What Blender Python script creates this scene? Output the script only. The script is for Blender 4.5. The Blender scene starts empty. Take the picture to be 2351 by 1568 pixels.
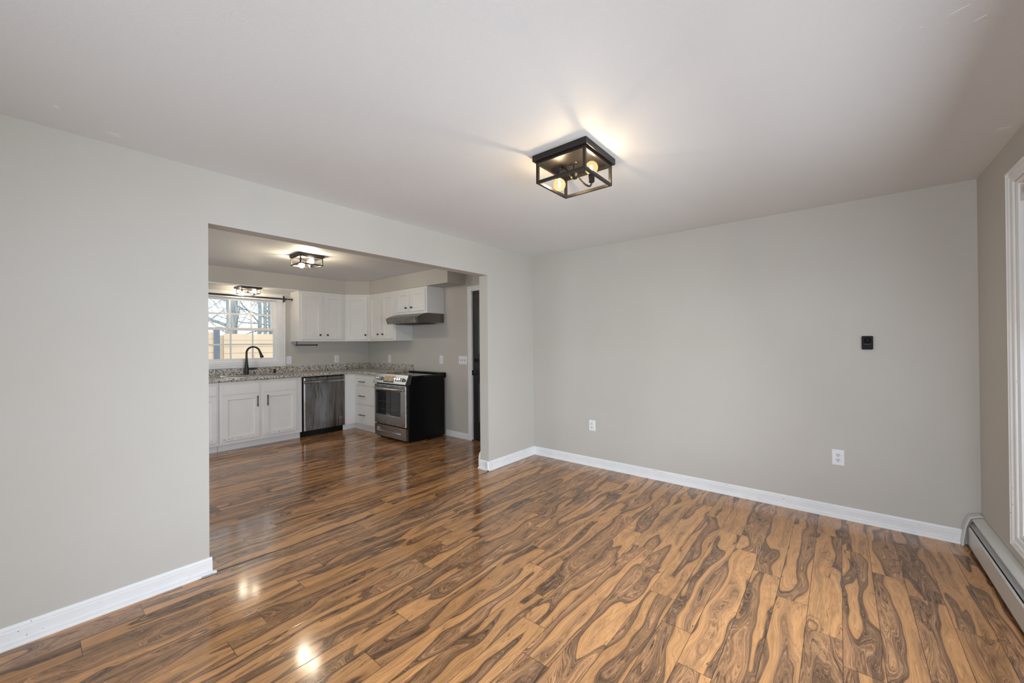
import bpy, bmesh, math, random
from mathutils import Vector, Matrix
PI = math.pi
S = bpy.context.scene
COL = S.collection
H = 2.44            # ceiling height
W = 3.666           # living room width (partition to window wall)
KX = -3.80          # kitchen window wall
KBACK = -4.90       # kitchen rear wall
BACK = -6.20        # living room rear wall
# ------------------------------------------------------------------ camera
cam_d = bpy.data.cameras.new('camera')
cam_d.sensor_width = 36.0
cam_d.lens = 914.75 / 2351.0 * 36.0
cam_d.clip_start = 0.02
cam_d.clip_end = 300
cam = bpy.data.objects.new('camera', cam_d)
COL.objects.link(cam)
_f = Vector((-0.6355011, 0.77208388, 0.00498383))
_r = Vector((0.77204379, 0.63551948, -0.00796042))
_u = Vector((0.00931343, 0.00121112, 0.9999559))
cam.matrix_world = Matrix(((_r.x, _u.x, -_f.x, 2.95494), (_r.y, _u.y, -_f.y, -4.00599), (_r.z, _u.z, -_f.z, 1.37189), (0, 0, 0, 1)))
S.camera = cam
# ------------------------------------------------------------------ world, lights, exposure
S.view_settings.view_transform = 'Standard'
S.view_settings.look = 'None'
S.view_settings.exposure = 0.0
S.view_settings.gamma = 1.0
S.view_settings.use_curve_mapping = False
S.cycles.max_bounces = 10
S.cycles.diffuse_bounces = 6
S.cycles.glossy_bounces = 5
S.cycles.transparent_max_bounces = 12
S.cycles.sample_clamp_indirect = 6.0
S.cycles.caustics_reflective = False
S.cycles.caustics_refractive = False
wd = bpy.data.worlds.new('overcast_sky')
S.world = wd
wd.use_nodes = True
wd.node_tree.nodes['Background'].inputs[0].default_value = (0.90, 0.95, 1.0, 1)
wd.node_tree.nodes['Background'].inputs[1].default_value = 2.5


def window_light(name, loc, rot, sx, sy, power, color):
    l = bpy.data.lights.new(name, 'AREA')
    l.shape = 'RECTANGLE'
    l.size, l.size_y, l.energy, l.color = sx, sy, power, color
    o = bpy.data.objects.new(name, l)
    o.location, o.rotation_euler = loc, rot
    COL.objects.link(o)
    return o


# daylight outside the picture window; area lights added at two unseen rear windows
window_light('daylight_picture_window', (W + 0.150, -2.42, 1.02), (0, PI / 2 - 0.30, 0), 1.28, 2.36, 90, (0.90, 0.98, 1.11))
window_light('added_rear_light', (2.70, BACK - 0.20, 1.25), (PI / 2 + 0.08, 0, 0.04), 1.50, 1.80, 97, (0.90, 0.98, 1.11))
window_light('added_kitchen_rear_light', (-2.0, KBACK - 0.17, 1.05), (PI / 2 + 0.55, 0, 0.25), 1.50, 1.60, 19, (0.93, 0.98, 1.06))


# ------------------------------------------------------------------ materials
class NT:
    def __init__(s, name):
        s.m = bpy.data.materials.new(name)
        s.m.use_nodes = True
        s.t = s.m.node_tree
        s.b = s.t.nodes['Principled BSDF']

    def n(s, typ, **kw):
        nd = s.t.nodes.new(typ)
        for k, v in kw.items():
            setattr(nd, k, v)
        return nd

    def put(s, sock, v):
        if isinstance(v, bpy.types.NodeSocket):
            s.t.links.new(v, sock)
        elif v is not None:
            if isinstance(v, (tuple, list)) and len(v) == 3 and sock.type == 'RGBA':
                v = (*v, 1)
            sock.default_value = v

    def math(s, op, a, b=None, c=None, clamp=False):
        nd = s.n('ShaderNodeMath', operation=op, use_clamp=clamp)
        s.put(nd.inputs[0], a)
        s.put(nd.inputs[1], b)
        if c is not None:
            s.put(nd.inputs[2], c)
        return nd.outputs[0]

    def vec(s, x, y, z=0.0):
        nd = s.n('ShaderNodeCombineXYZ')
        for i, v in enumerate((x, y, z)):
            s.put(nd.inputs[i], v)
        return nd.outputs[0]

    def pos(s, obj=False):
        if obj:
            o = s.n('ShaderNodeTexCoord').outputs['Object']
        else:
            o = s.n('ShaderNodeNewGeometry').outputs['Position']
        sp = s.n('ShaderNodeSeparateXYZ')
        s.t.links.new(o, sp.inputs[0])
        return o, sp.outputs

    def noise(s, v, scale=1.0, detail=2.0, rough=0.5, dist=0.0):
        nd = s.n('ShaderNodeTexNoise')
        s.put(nd.inputs['Vector'], v)
        nd.inputs['Scale'].default_value = scale
        nd.inputs['Detail'].default_value = detail
        nd.inputs['Roughness'].default_value = rough
        nd.inputs['Distortion'].default_value = dist
        return nd.outputs[0]

    def voronoi(s, v, scale=1.0, feature='F1', rnd=1.0):
        nd = s.n('ShaderNodeTexVoronoi', feature=feature)
        s.put(nd.inputs['Vector'], v)
        nd.inputs['Scale'].default_value = scale
        nd.inputs['Randomness'].default_value = rnd
        return nd.outputs['Distance'], nd.outputs['Color']

    def ramp(s, f, stops, interp='LINEAR'):
        nd = s.n('ShaderNodeValToRGB')
        s.put(nd.inputs[0], f)
        cr = nd.color_ramp
        cr.interpolation = interp
        while len(cr.elements) < len(stops):
            cr.elements.new(0.5)
        for e, (p, c) in zip(cr.elements, stops):
            e.position = p
            e.color = (*c, 1) if not isinstance(c, (int, float)) else (c, c, c, 1)
        return nd.outputs[0]

    def mix(s, f, a, b, blend='MIX'):
        nd = s.n('ShaderNodeMix', data_type='RGBA', blend_type=blend)
        s.put(nd.inputs[0], f)
        s.put(nd.inputs[6], a)
        s.put(nd.inputs[7], b)
        return nd.outputs[2]

    def bump(s, h, strength=0.1, dist=0.01):
        nd = s.n('ShaderNodeBump')
        nd.inputs['Strength'].default_value = strength
        nd.inputs['Distance'].default_value = dist
        s.put(nd.inputs['Height'], h)
        s.t.links.new(nd.outputs[0], s.b.inputs['Normal'])

    def set(s, col=None, rough=None, metal=None, spec=None, emit=None, es=None, alpha=None, coat=None, trans=None):
        for k, v in (('Base Color', col), ('Roughness', rough), ('Metallic', metal), ('Specular IOR Level', spec),
                     ('Emission Color', emit), ('Emission Strength', es), ('Alpha', alpha), ('Coat Weight', coat), ('Transmission Weight', trans)):
            if v is not None:
                s.put(s.b.inputs[k], v)
        return s.m


def mat(name, col, rough=0.5, metal=0.0, spec=0.5, var=0.06, scale=12.0, bump=0.0, bscale=200.0):
    t = NT(name)
    p, _ = t.pos()
    n = t.noise(p, scale, 3.0, 0.6)
    lo = tuple(c * (1 - var) for c in col)
    hi = tuple(min(1, c * (1 + var)) for c in col)
    t.set(t.ramp(n, [(0.25, lo), (0.75, hi)]), rough, metal, spec)
    if bump:
        t.bump(t.noise(p, bscale, 2.0), bump, 0.002)
    return t.m


def wall_paint():
    t = NT('greige_wall_paint')
    p, _ = t.pos()
    n = t.noise(p, 1.1, 3.0, 0.55)
    t.set(t.ramp(n, [(0.3, (0.520, 0.500, 0.460)), (0.7, (0.545, 0.530, 0.495))]), 0.62, 0, 0.3)
    t.bump(t.noise(p, 240.0, 2.0, 0.6), 0.10, 0.002)
    return t.m


def ceiling_paint():
    t = NT('stippled_white_ceiling_paint')
    p, xyz = t.pos()
    # crow-swirl trowel arcs plus stipple
    w = t.noise(p, 1.6, 2.0)
    d, _ = t.voronoi(p, 1.7)
    arcs = t.math('SINE', t.math('MULTIPLY', t.math('ADD', d, t.math('MULTIPLY', w, 0.8)), 620.0))
    stip = t.noise(p, 170.0, 3.0, 0.65)
    h = t.math('ADD', t.math('MULTIPLY', arcs, 0.035), stip)
    n = t.noise(p, 0.9, 3.0, 0.6)
    t.set(t.ramp(n, [(0.3, (0.730, 0.742, 0.752)), (0.7, (0.755, 0.767, 0.777))]), 0.55, 0, 0.35)
    t.bump(h, 0.24, 0.004)
    return t.m


def floor_wood():
    t = NT('swirled_walnut_laminate')
    p, o = t.pos()
    x, y = o[0], o[1]
    PW, PL = 0.1375, 1.222
    uu = t.math('DIVIDE', t.math('SUBTRACT', x, 2.952), PW)
    row = t.math('FLOOR', uu)
    u = t.math('SUBTRACT', uu, row)
    wn = t.n('ShaderNodeTexWhiteNoise', noise_dimensions='1D')
    t.put(wn.inputs['W'], row)
    off = t.math('ADD', t.math('MULTIPLY', row, -0.205), t.math('MULTIPLY', wn.outputs[0], 0.05))
    vv = t.math('DIVIDE', t.math('SUBTRACT', t.math('ADD', y, 0.63), off), PL)
    idx = t.math('FLOOR', vv)
    v = t.math('SUBTRACT', vv, idx)
    w2 = t.n('ShaderNodeTexWhiteNoise', noise_dimensions='2D')
    t.put(w2.inputs['Vector'], t.vec(row, idx))
    sc = t.n('ShaderNodeSeparateColor')
    t.put(sc.inputs[0], w2.outputs['Color'])
    r1, r2, r3 = sc.outputs
    cu = t.math('MULTIPLY', u, PW)
    cv = t.math('MULTIPLY', v, PL)
    ou = t.math('ADD', cu, t.math('MULTIPLY', r1, 37.0))
    ov = t.math('ADD', cv, t.math('MULTIPLY', r2, 53.0))
    seed = t.math('MULTIPLY', r3, 71.0)
    # large slow warp
    wa = t.math('SUBTRACT', t.noise(t.vec(t.math('MULTIPLY', ou, 7.0), t.math('MULTIPLY', ov, 2.4), seed), 1.0, 1.0, 0.4), 0.5)
    wb = t.math('SUBTRACT', t.noise(t.vec(t.math('MULTIPLY', ou, 6.0), t.math('MULTIPLY', ov, 3.4), t.math('ADD', seed, 9.0)), 1.0, 1.0, 0.4), 0.5)
    fu = t.math('ADD', t.math('MULTIPLY', ou, 10.5), t.math('MULTIPLY', wa, 1.45))
    fv = t.math('ADD', t.math('MULTIPLY', ov, 0.90), t.math('MULTIPLY', wb, 0.65))
    F = t.noise(t.vec(fu, fv, seed), 1.0, 1.5, 0.40, 0.0)
    F = t.math('ADD', t.math('MULTIPLY', t.math('SUBTRACT', F, 0.5), 1.45), 0.455)
    F = t.math('ADD', F, t.math('MULTIPLY', t.math('SUBTRACT', r2, 0.5), 0.16))
    # broad heartwood / sapwood figure
    base = t.ramp(F, [(0.05, (0.234, 0.120, 0.058)), (0.20, (0.468, 0.237, 0.106)), (0.34, (0.387, 0.199, 0.094)),
                      (0.425, (0.198, 0.106, 0.056)), (0.450, (0.184, 0.098, 0.051)), (0.468, (0.504, 0.249, 0.098)), (0.55, (0.621, 0.315, 0.126)),
                      (0.62, (0.558, 0.282, 0.116)), (0.70, (0.423, 0.216, 0.096)), (0.82, (0.270, 0.143, 0.072)), (0.92, (0.387, 0.203, 0.096))])
    # streaks that flow along the figure
    rj = t.noise(t.vec(t.math('MULTIPLY', ou, 42.0), t.math('MULTIPLY', ov, 7.0), seed), 1.0, 4.0, 0.65)
    FF = t.math('ADD', F, t.math('MULTIPLY', t.math('SUBTRACT', rj, 0.5), 0.035))
    s1 = t.noise(t.vec(t.math('ADD', t.math('MULTIPLY', FF, 52.0), t.math('MULTIPLY', ou, 22.0)), t.math('MULTIPLY', ov, 2.6), seed), 1.0, 3.0, 0.62)
    s2 = t.noise(t.vec(t.math('ADD', t.math('MULTIPLY', FF, 120.0), t.math('MULTIPLY', ou, 60.0)), t.math('MULTIPLY', ov, 9.0), seed), 1.0, 3.0, 0.65)
    zone = t.ramp(F, [(0.10, 0.9), (0.43, 1.0), (0.452, 0.95), (0.475, 0.16), (0.62, 0.24), (0.74, 0.95)])
    sv = t.ramp(s1, [(0.30, 0.32), (0.46, 0.84), (0.56, 1.02), (0.72, 1.48)])
    sv2 = t.ramp(s2, [(0.32, 0.38), (0.50, 0.97), (0.68, 1.42)])
    col = t.mix(zone, base, t.mix(1.0, t.mix(1.0, base, sv, 'MULTIPLY'), sv2, 'MULTIPLY'))
    s3 = t.noise(t.vec(t.math('ADD', t.math('MULTIPLY', FF, 300.0), t.math('MULTIPLY', ou, 120.0)), t.math('MULTIPLY', ov, 14.0), seed), 1.0, 3.0, 0.7)
    col = t.mix(t.math('MULTIPLY', zone, t.ramp(s3, [(0.57, 0.0), (0.66, 0.55)])), col, (0.640, 0.400, 0.215))
    col = t.mix(t.math('MULTIPLY', zone, t.ramp(s3, [(0.33, 0.6), (0.42, 0.0)])), col, (0.075, 0.042, 0.026))
    # faint growth rings in the pale wood
    ring = t.math('POWER', t.math('ADD', t.math('MULTIPLY', t.math('SINE', t.math('ADD', t.math('MULTIPLY', FF, 110.0), t.math('MULTIPLY', rj, 3.0))), 0.5), 0.5), 3.0)
    col = t.mix(t.math('MULTIPLY', ring, t.math('SUBTRACT', 0.24, t.math('MULTIPLY', zone, 0.16))), col, (0.150, 0.080, 0.040))
    # dark outline of the heartwood edge
    edge = t.ramp(t.math('ABSOLUTE', t.math('SUBTRACT', FF, 0.456)), [(0.0, 0.65), (0.006, 0.0)])
    col = t.mix(edge, col, (0.060, 0.034, 0.022))
    # fine straight grain
    g = t.noise(t.vec(t.math('ADD', t.math('MULTIPLY', ou, 190.0), t.math('MULTIPLY', F, 34.0)), t.math('MULTIPLY', ov, 9.0), seed), 1.0, 3.0, 0.6)
    gm = t.ramp(g, [(0.30, 0.76), (0.55, 1.0), (0.75, 1.10)])
    col = t.mix(1.0, col, gm, 'MULTIPLY')
    # fine mottling
    mt = t.ramp(t.noise(p, 420.0, 2.0, 0.7), [(0.3, 0.90), (0.7, 1.07)])
    col = t.mix(1.0, col, mt, 'MULTIPLY')
    # sparse burl veins: thin black contour lines
    vn = t.noise(t.vec(t.math('MULTIPLY', fu, 1.6), t.math('MULTIPLY', fv, 1.8), t.math('ADD', seed, 4.0)), 1.0, 3.5, 0.55, 0.4)
    line = t.math('LESS_THAN', t.math('ABSOLUTE', t.math('SUBTRACT', vn, 0.43)), 0.0032)
    gate = t.math('GREATER_THAN', t.noise(t.vec(t.math('MULTIPLY', ou, 9.0), t.math('MULTIPLY', ov, 4.0), t.math('ADD', seed, 20.0)), 1.0, 1.0), 0.50)
    col = t.mix(t.math('MULTIPLY', t.math('MULTIPLY', line, gate), 0.75), col, (0.045, 0.026, 0.018))
    # knots with rings
    kd, kc = t.voronoi(t.vec(t.math('MULTIPLY', ou, 5.2), t.math('MULTIPLY', ov, 2.1), seed), 1.0)
    kd2 = t.math('ADD', kd, t.math('MULTIPLY', t.math('SUBTRACT', rj, 0.5), 0.10))
    kr = t.math('POWER', t.math('ADD', t.math('MULTIPLY', t.math('SINE', t.math('MULTIPLY', kd2, 75.0)), 0.5), 0.5), 2.0)
    kin = t.ramp(kd2, [(0.0, 1.0), (0.13, 0.85), (0.27, 0.0)])
    ks = t.n('ShaderNodeSeparateColor')
    t.put(ks.inputs[0], kc)
    kg = t.math('GREATER_THAN', ks.outputs[0], 0.62)
    col = t.mix(t.math('MULTIPLY', t.math('MULTIPLY', t.math('MULTIPLY', kr, kin), kg), 0.75), col, (0.070, 0.040, 0.025))
    core = t.math('MULTIPLY', t.math('LESS_THAN', kd2, 0.055), kg)
    col = t.mix(t.math('MULTIPLY', core, 0.8), col, (0.045, 0.026, 0.018))
    # per plank tone
    tone = t.math('ADD', 0.90, t.math('MULTIPLY', r1, 0.26))
    tc = t.n('ShaderNodeCombineColor')
    for i in range(3):
        t.put(tc.inputs[i], tone)
    col = t.mix(1.0, col, tc.outputs[0], 'MULTIPLY')
    # bevelled seams
    e1 = t.math('MINIMUM', u, t.math('SUBTRACT', 1.0, u))
    e2 = t.math('MULTIPLY', t.math('MINIMUM', v, t.math('SUBTRACT', 1.0, v)), PL / PW)
    e = t.math('MINIMUM', e1, e2)
    seam = t.math('LESS_THAN', e, 0.0095)
    col = t.mix(t.math('MULTIPLY', seam, 0.80), col, (0.030, 0.019, 0.013))
    rough = t.math('ADD', 0.090, t.math('MULTIPLY', g, 0.06))
    t.set(col, rough, 0, 0.60)
    hgt = t.math('ADD', t.math('MULTIPLY', t.ramp(e, [(0.0, 0.0), (0.02, 1.0)]), 1.0), t.math('MULTIPLY', t.noise(p, 3.0, 1.0), 0.35))
    t.bump(hgt, 0.06, 0.002)
    return t.m


def granite():
    t = NT('speckled_granite_laminate')
    p, _ = t.pos()
    n1 = t.noise(p, 62.0, 4.0, 0.72)
    c1 = t.ramp(n1, [(0.32, (0.03, 0.03, 0.03)), (0.42, (0.20, 0.185, 0.165)), (0.50, (0.50, 0.47, 0.42)), (0.62, (0.78, 0.76, 0.72))])
    n2 = t.noise(p, 40.0, 3.0, 0.65, 0.6)
    c2 = t.mix(t.ramp(n2, [(0.575, 0.0), (0.62, 0.92)]), c1, (0.022, 0.022, 0.022))
    n3 = t.noise(p, 26.0, 3.0, 0.6)
    c3 = t.mix(t.ramp(n3, [(0.60, 0.0), (0.70, 0.5)]), c2, (0.46, 0.37, 0.27))
    t.set(c3, 0.22, 0, 0.5)
    return t.m


def brushed(name, col=(0.60, 0.585, 0.56), rough=0.27, axis='z'):
    t = NT(name)
    p, o = t.pos()
    v = t.vec(t.math('MULTIPLY', o[0], 4.0), t.math('MULTIPLY', o[1], 4.0), t.math('MULTIPLY', o[2], 420.0)) if axis == 'z' else \
        t.vec(t.math('MULTIPLY', o[0], 420.0), t.math('MULTIPLY', o[1], 420.0), t.math('MULTIPLY', o[2], 4.0))
    n = t.noise(v, 1.0, 2.0, 0.6)
    big = t.noise(p, 5.0, 3.0, 0.6, 0.8)
    t.set(t.ramp(n, [(0.3, tuple(c * 0.93 for c in col)), (0.7, tuple(min(1, c * 1.05) for c in col))]),
          t.math('ADD', rough - 0.02, t.math('MULTIPLY', big, 0.05)), 1.0)
    return t.m


def dishwasher_steel():
    # stainless front with window reflections painted in as vertical streaks
    t = NT('reflection_streaked_stainless')
    p, o = t.pos()
    sy = t.math('ADD', o[1], t.math('MULTIPLY', t.math('SUBTRACT', t.noise(p, 2.2, 2.0), 0.5), 0.16))
    s1 = t.noise(t.vec(0.0, t.math('MULTIPLY', sy, 15.0), t.math('MULTIPLY', o[2], 1.1)), 1.0, 2.5, 0.55)
    n = t.noise(t.vec(o[0], t.math('MULTIPLY', o[1], 4.0), t.math('MULTIPLY', o[2], 420.0)), 1.0, 2.0)
    col = t.ramp(s1, [(0.30, (0.125, 0.110, 0.097)), (0.44, (0.175, 0.160, 0.145)), (0.54, (0.255, 0.25, 0.248)), (0.62, (0.19, 0.178, 0.165)), (0.74, (0.10, 0.092, 0.085))])
    col = t.mix(0.2, col, t.ramp(n, [(0.3, (0.13, 0.12, 0.11)), (0.7, (0.24, 0.23, 0.22))]))
    t.set(col, t.ramp(s1, [(0.35, 0.20), (0.55, 0.36), (0.7, 0.22)]), 1.0)
    return t.m


def cabinet_paint(name, chips=False):
    t = NT(name)
    p, o = t.pos()
    n = t.noise(p, 6.0, 2.0)
    c = t.ramp(n, [(0.3, (0.755, 0.760, 0.755)), (0.7, (0.785, 0.79, 0.785))])
    if chips:  # worn paint along the doors' bottom edges
        band = t.math('LESS_THAN', t.math('ABSOLUTE', t.math('SUBTRACT', o[2], 0.158)), 0.0045)
        k = t.math('GREATER_THAN', t.noise(t.vec(0.0, t.math('MULTIPLY', o[1], 34.0), t.math('MULTIPLY', o[2], 90.0)), 1.0, 3.0, 0.7), 0.54)
        c = t.mix(t.math('MULTIPLY', t.math('MULTIPLY', band, k), 0.85), c, (0.10, 0.075, 0.055))
    t.set(c, 0.38, 0, 0.45)
    return t.m


def trim_paint():
    t = NT('scuffed_white_trim_paint')
    p, _ = t.pos()
    n = t.noise(p, 5.0, 3.0, 0.6)
    c = t.ramp(n, [(0.3, (0.76, 0.775, 0.79)), (0.7, (0.82, 0.83, 0.84))])
    sp = t.ramp(t.noise(p, 55.0, 2.0, 0.5), [(0.725, 0.0), (0.745, 1.0)])
    c = t.mix(t.math('MULTIPLY', sp, 0.65), c, (0.16, 0.14, 0.13))
    t.set(c, 0.35, 0, 0.45)
    return t.m


def glass():
    t = NT('window_glass')
    tr = t.n('ShaderNodeBsdfTransparent')
    tr.inputs[0].default_value = (0.97, 0.985, 0.98, 1)
    gl = t.n('ShaderNodeBsdfGlossy')
    gl.inputs['Roughness'].default_value = 0.02
    fr = t.n('ShaderNodeFresnel')
    fr.inputs[0].default_value = 1.35
    mx = t.n('ShaderNodeMixShader')
    t.put(mx.inputs[0], fr.outputs[0])
    t.put(mx.inputs[1], tr.outputs[0])
    t.put(mx.inputs[2], gl.outputs[0])
    t.put(t.t.nodes['Material Output'].inputs[0], mx.outputs[0])
    return t.m


def bulb_glow(strength, warm=((1.0, 0.80, 0.56), (1.0, 0.85, 0.63))):
    t = NT('glowing_frosted_bulb')
    p, _ = t.pos()
    n = t.noise(p, 60.0, 1.0)
    t.set((1, 0.9, 0.7), 0.2, emit=t.ramp(n, [(0.3, warm[0]), (0.7, warm[1])]), es=strength)
    return t.m


def bulb_glass():
    # clear amber-tinted envelope lit from inside by its filament
    t = NT('lit_clear_bulb_glass')
    tr = t.n('ShaderNodeBsdfTransparent')
    tr.inputs[0].default_value = (1.0, 0.97, 0.90, 1)
    em = t.n('ShaderNodeEmission')
    p, _ = t.pos()
    t.put(em.inputs[0], t.ramp(t.noise(p, 38.0, 2.0), [(0.3, (1.0, 0.66, 0.24)), (0.7, (1.0, 0.78, 0.42))]))
    em.inputs[1].default_value = 1.25
    mx = t.n('ShaderNodeMixShader')
    mx.inputs[0].default_value = 0.62
    t.put(mx.inputs[1], tr.outputs[0])
    t.put(mx.inputs[2], em.outputs[0])
    t.put(t.t.nodes['Material Output'].inputs[0], mx.outputs[0])
    return t.m


def display_reflection():
    # amber lamp reflection painted into the colour of the black clock display
    t = NT('tan_painted_reflection')
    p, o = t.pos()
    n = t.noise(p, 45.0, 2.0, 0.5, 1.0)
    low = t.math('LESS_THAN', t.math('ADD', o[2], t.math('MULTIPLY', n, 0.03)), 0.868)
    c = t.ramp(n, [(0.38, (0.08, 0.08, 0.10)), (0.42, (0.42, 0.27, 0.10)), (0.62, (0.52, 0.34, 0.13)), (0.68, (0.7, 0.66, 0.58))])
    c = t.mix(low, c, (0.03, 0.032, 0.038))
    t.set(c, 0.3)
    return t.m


def bark():
    t = NT('grey_tree_bark')
    p, o = t.pos()
    n = t.noise(t.vec(t.math('MULTIPLY', o[0], 9.0), t.math('MULTIPLY', o[1], 9.0), t.math('MULTIPLY', o[2], 2.0)), 1.0, 4.0, 0.7)
    t.set(t.ramp(n, [(0.3, (0.21, 0.24, 0.265)), (0.5, (0.36, 0.395, 0.41)), (0.7, (0.50, 0.545, 0.525))]), 0.9, 0, 0.1)
    t.bump(n, 0.5, 0.05)
    return t.m


M = {}
M['wall'] = wall_paint()
M['ceiling'] = ceiling_paint()
M['floor'] = floor_wood()
M['trim'] = trim_paint()
M['vinyl'] = mat('white_window_vinyl', (0.87, 0.87, 0.87), 0.35, var=0.02)
M['jamb'] = mat('white_jamb_paint', (0.80, 0.81, 0.82), 0.4, var=0.03)
M['cab'] = cabinet_paint('off_white_cabinet_paint')
M['cabworn'] = cabinet_paint('worn_off_white_cabinet_paint', True)
M['granite'] = granite()
M['steel'] = brushed('brushed_stainless', (0.42, 0.405, 0.385), 0.27)
M['darksteel'] = brushed('dark_brushed_stainless', (0.22, 0.205, 0.185), 0.30)
M['dw'] = dishwasher_steel()
M['sink'] = brushed('sink_steel', (0.88, 0.89, 0.90), 0.17, 'x')
M['chrome'] = mat('polished_steel', (0.75, 0.75, 0.76), 0.14, 1.0, var=0.02)
M['black'] = mat('matte_black_metal', (0.012, 0.012, 0.013), 0.42, 0.0, 0.5, var=0.1)
M['bronze'] = mat('oil_rubbed_black_lamp_metal', (0.022, 0.018, 0.016), 0.40, 0.3, 0.5, var=0.1)
M['enamel'] = mat('black_enamel', (0.0025, 0.0025, 0.003), 0.34, 0, 0.25, var=0.1)
M['blackglass'] = mat('black_ceramic_glass', (0.006, 0.006, 0.007), 0.06, 0, 0.6, var=0.05)
M['ovenglass'] = mat('dark_oven_glass', (0.010, 0.012, 0.014), 0.05, 0, 0.7, var=0.1)
M['doorblack'] = mat('black_door_paint', (0.014, 0.0145, 0.015), 0.38, 0, 0.4, var=0.1)
M['plastic'] = mat('white_plastic', (0.80, 0.82, 0.85), 0.3, var=0.02)
M['plastic2'] = mat('greyed_white_plastic', (0.70, 0.72, 0.76), 0.35, var=0.02)
M['slot'] = mat('dark_slot', (0.02, 0.02, 0.025), 0.6)
M['toggle'] = mat('brown_toggle', (0.10, 0.08, 0.06), 0.5)
M['device'] = mat('black_plastic', (0.008, 0.008, 0.009), 0.5, 0.0, 0.12, var=0.1)
M['heater'] = mat('almond_heater_enamel', (0.62, 0.61, 0.58), 0.36, var=0.05, scale=20)
M['heaterdark'] = mat('dark_heater_interior', (0.02, 0.022, 0.028), 0.6)
M['fin'] = mat('aluminium_fins', (0.16, 0.19, 0.23), 0.35, 0.8)
M['damper'] = mat('grey_damper', (0.36, 0.37, 0.37), 0.4, 0.2)
M['glass'] = glass()
M['bulb'] = bulb_glass()
M['filament'] = bulb_glow(1500.0, ((1.0, 0.74, 0.44), (1.0, 0.78, 0.50)))
M['bulbk'] = bulb_glow(270.0)
M['bulbs'] = bulb_glow(120.0)
M['displayglint'] = display_reflection()
M['fence'] = mat('pale_cedar_boards', (0.80, 0.625, 0.465), 0.8, var=0.09, scale=2.5)
M['fencepost'] = mat('slate_grey_post_paint', (0.17, 0.20, 0.26), 0.7, var=0.1)
M['bark'] = bark()
M['twig'] = mat('pale_grey_twigs', (0.42, 0.44, 0.46), 0.9, var=0.15, spec=0.1)
M['lawn'] = mat('winter_lawn', (0.22, 0.21, 0.15), 0.95, var=0.25, scale=8, spec=0.1)
M['gap'] = mat('brown_seam_strip', (0.13, 0.065, 0.025), 0.5)
M['emboss'] = mat('dark_badge_print', (0.07, 0.07, 0.075), 0.4)
M['shade'] = mat('off_white_shade_fabric', (0.60, 0.58, 0.55), 0.8, var=0.04)
M['patch'] = mat('white_spackle', (0.78, 0.78, 0.79), 0.6, var=0.03)


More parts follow.
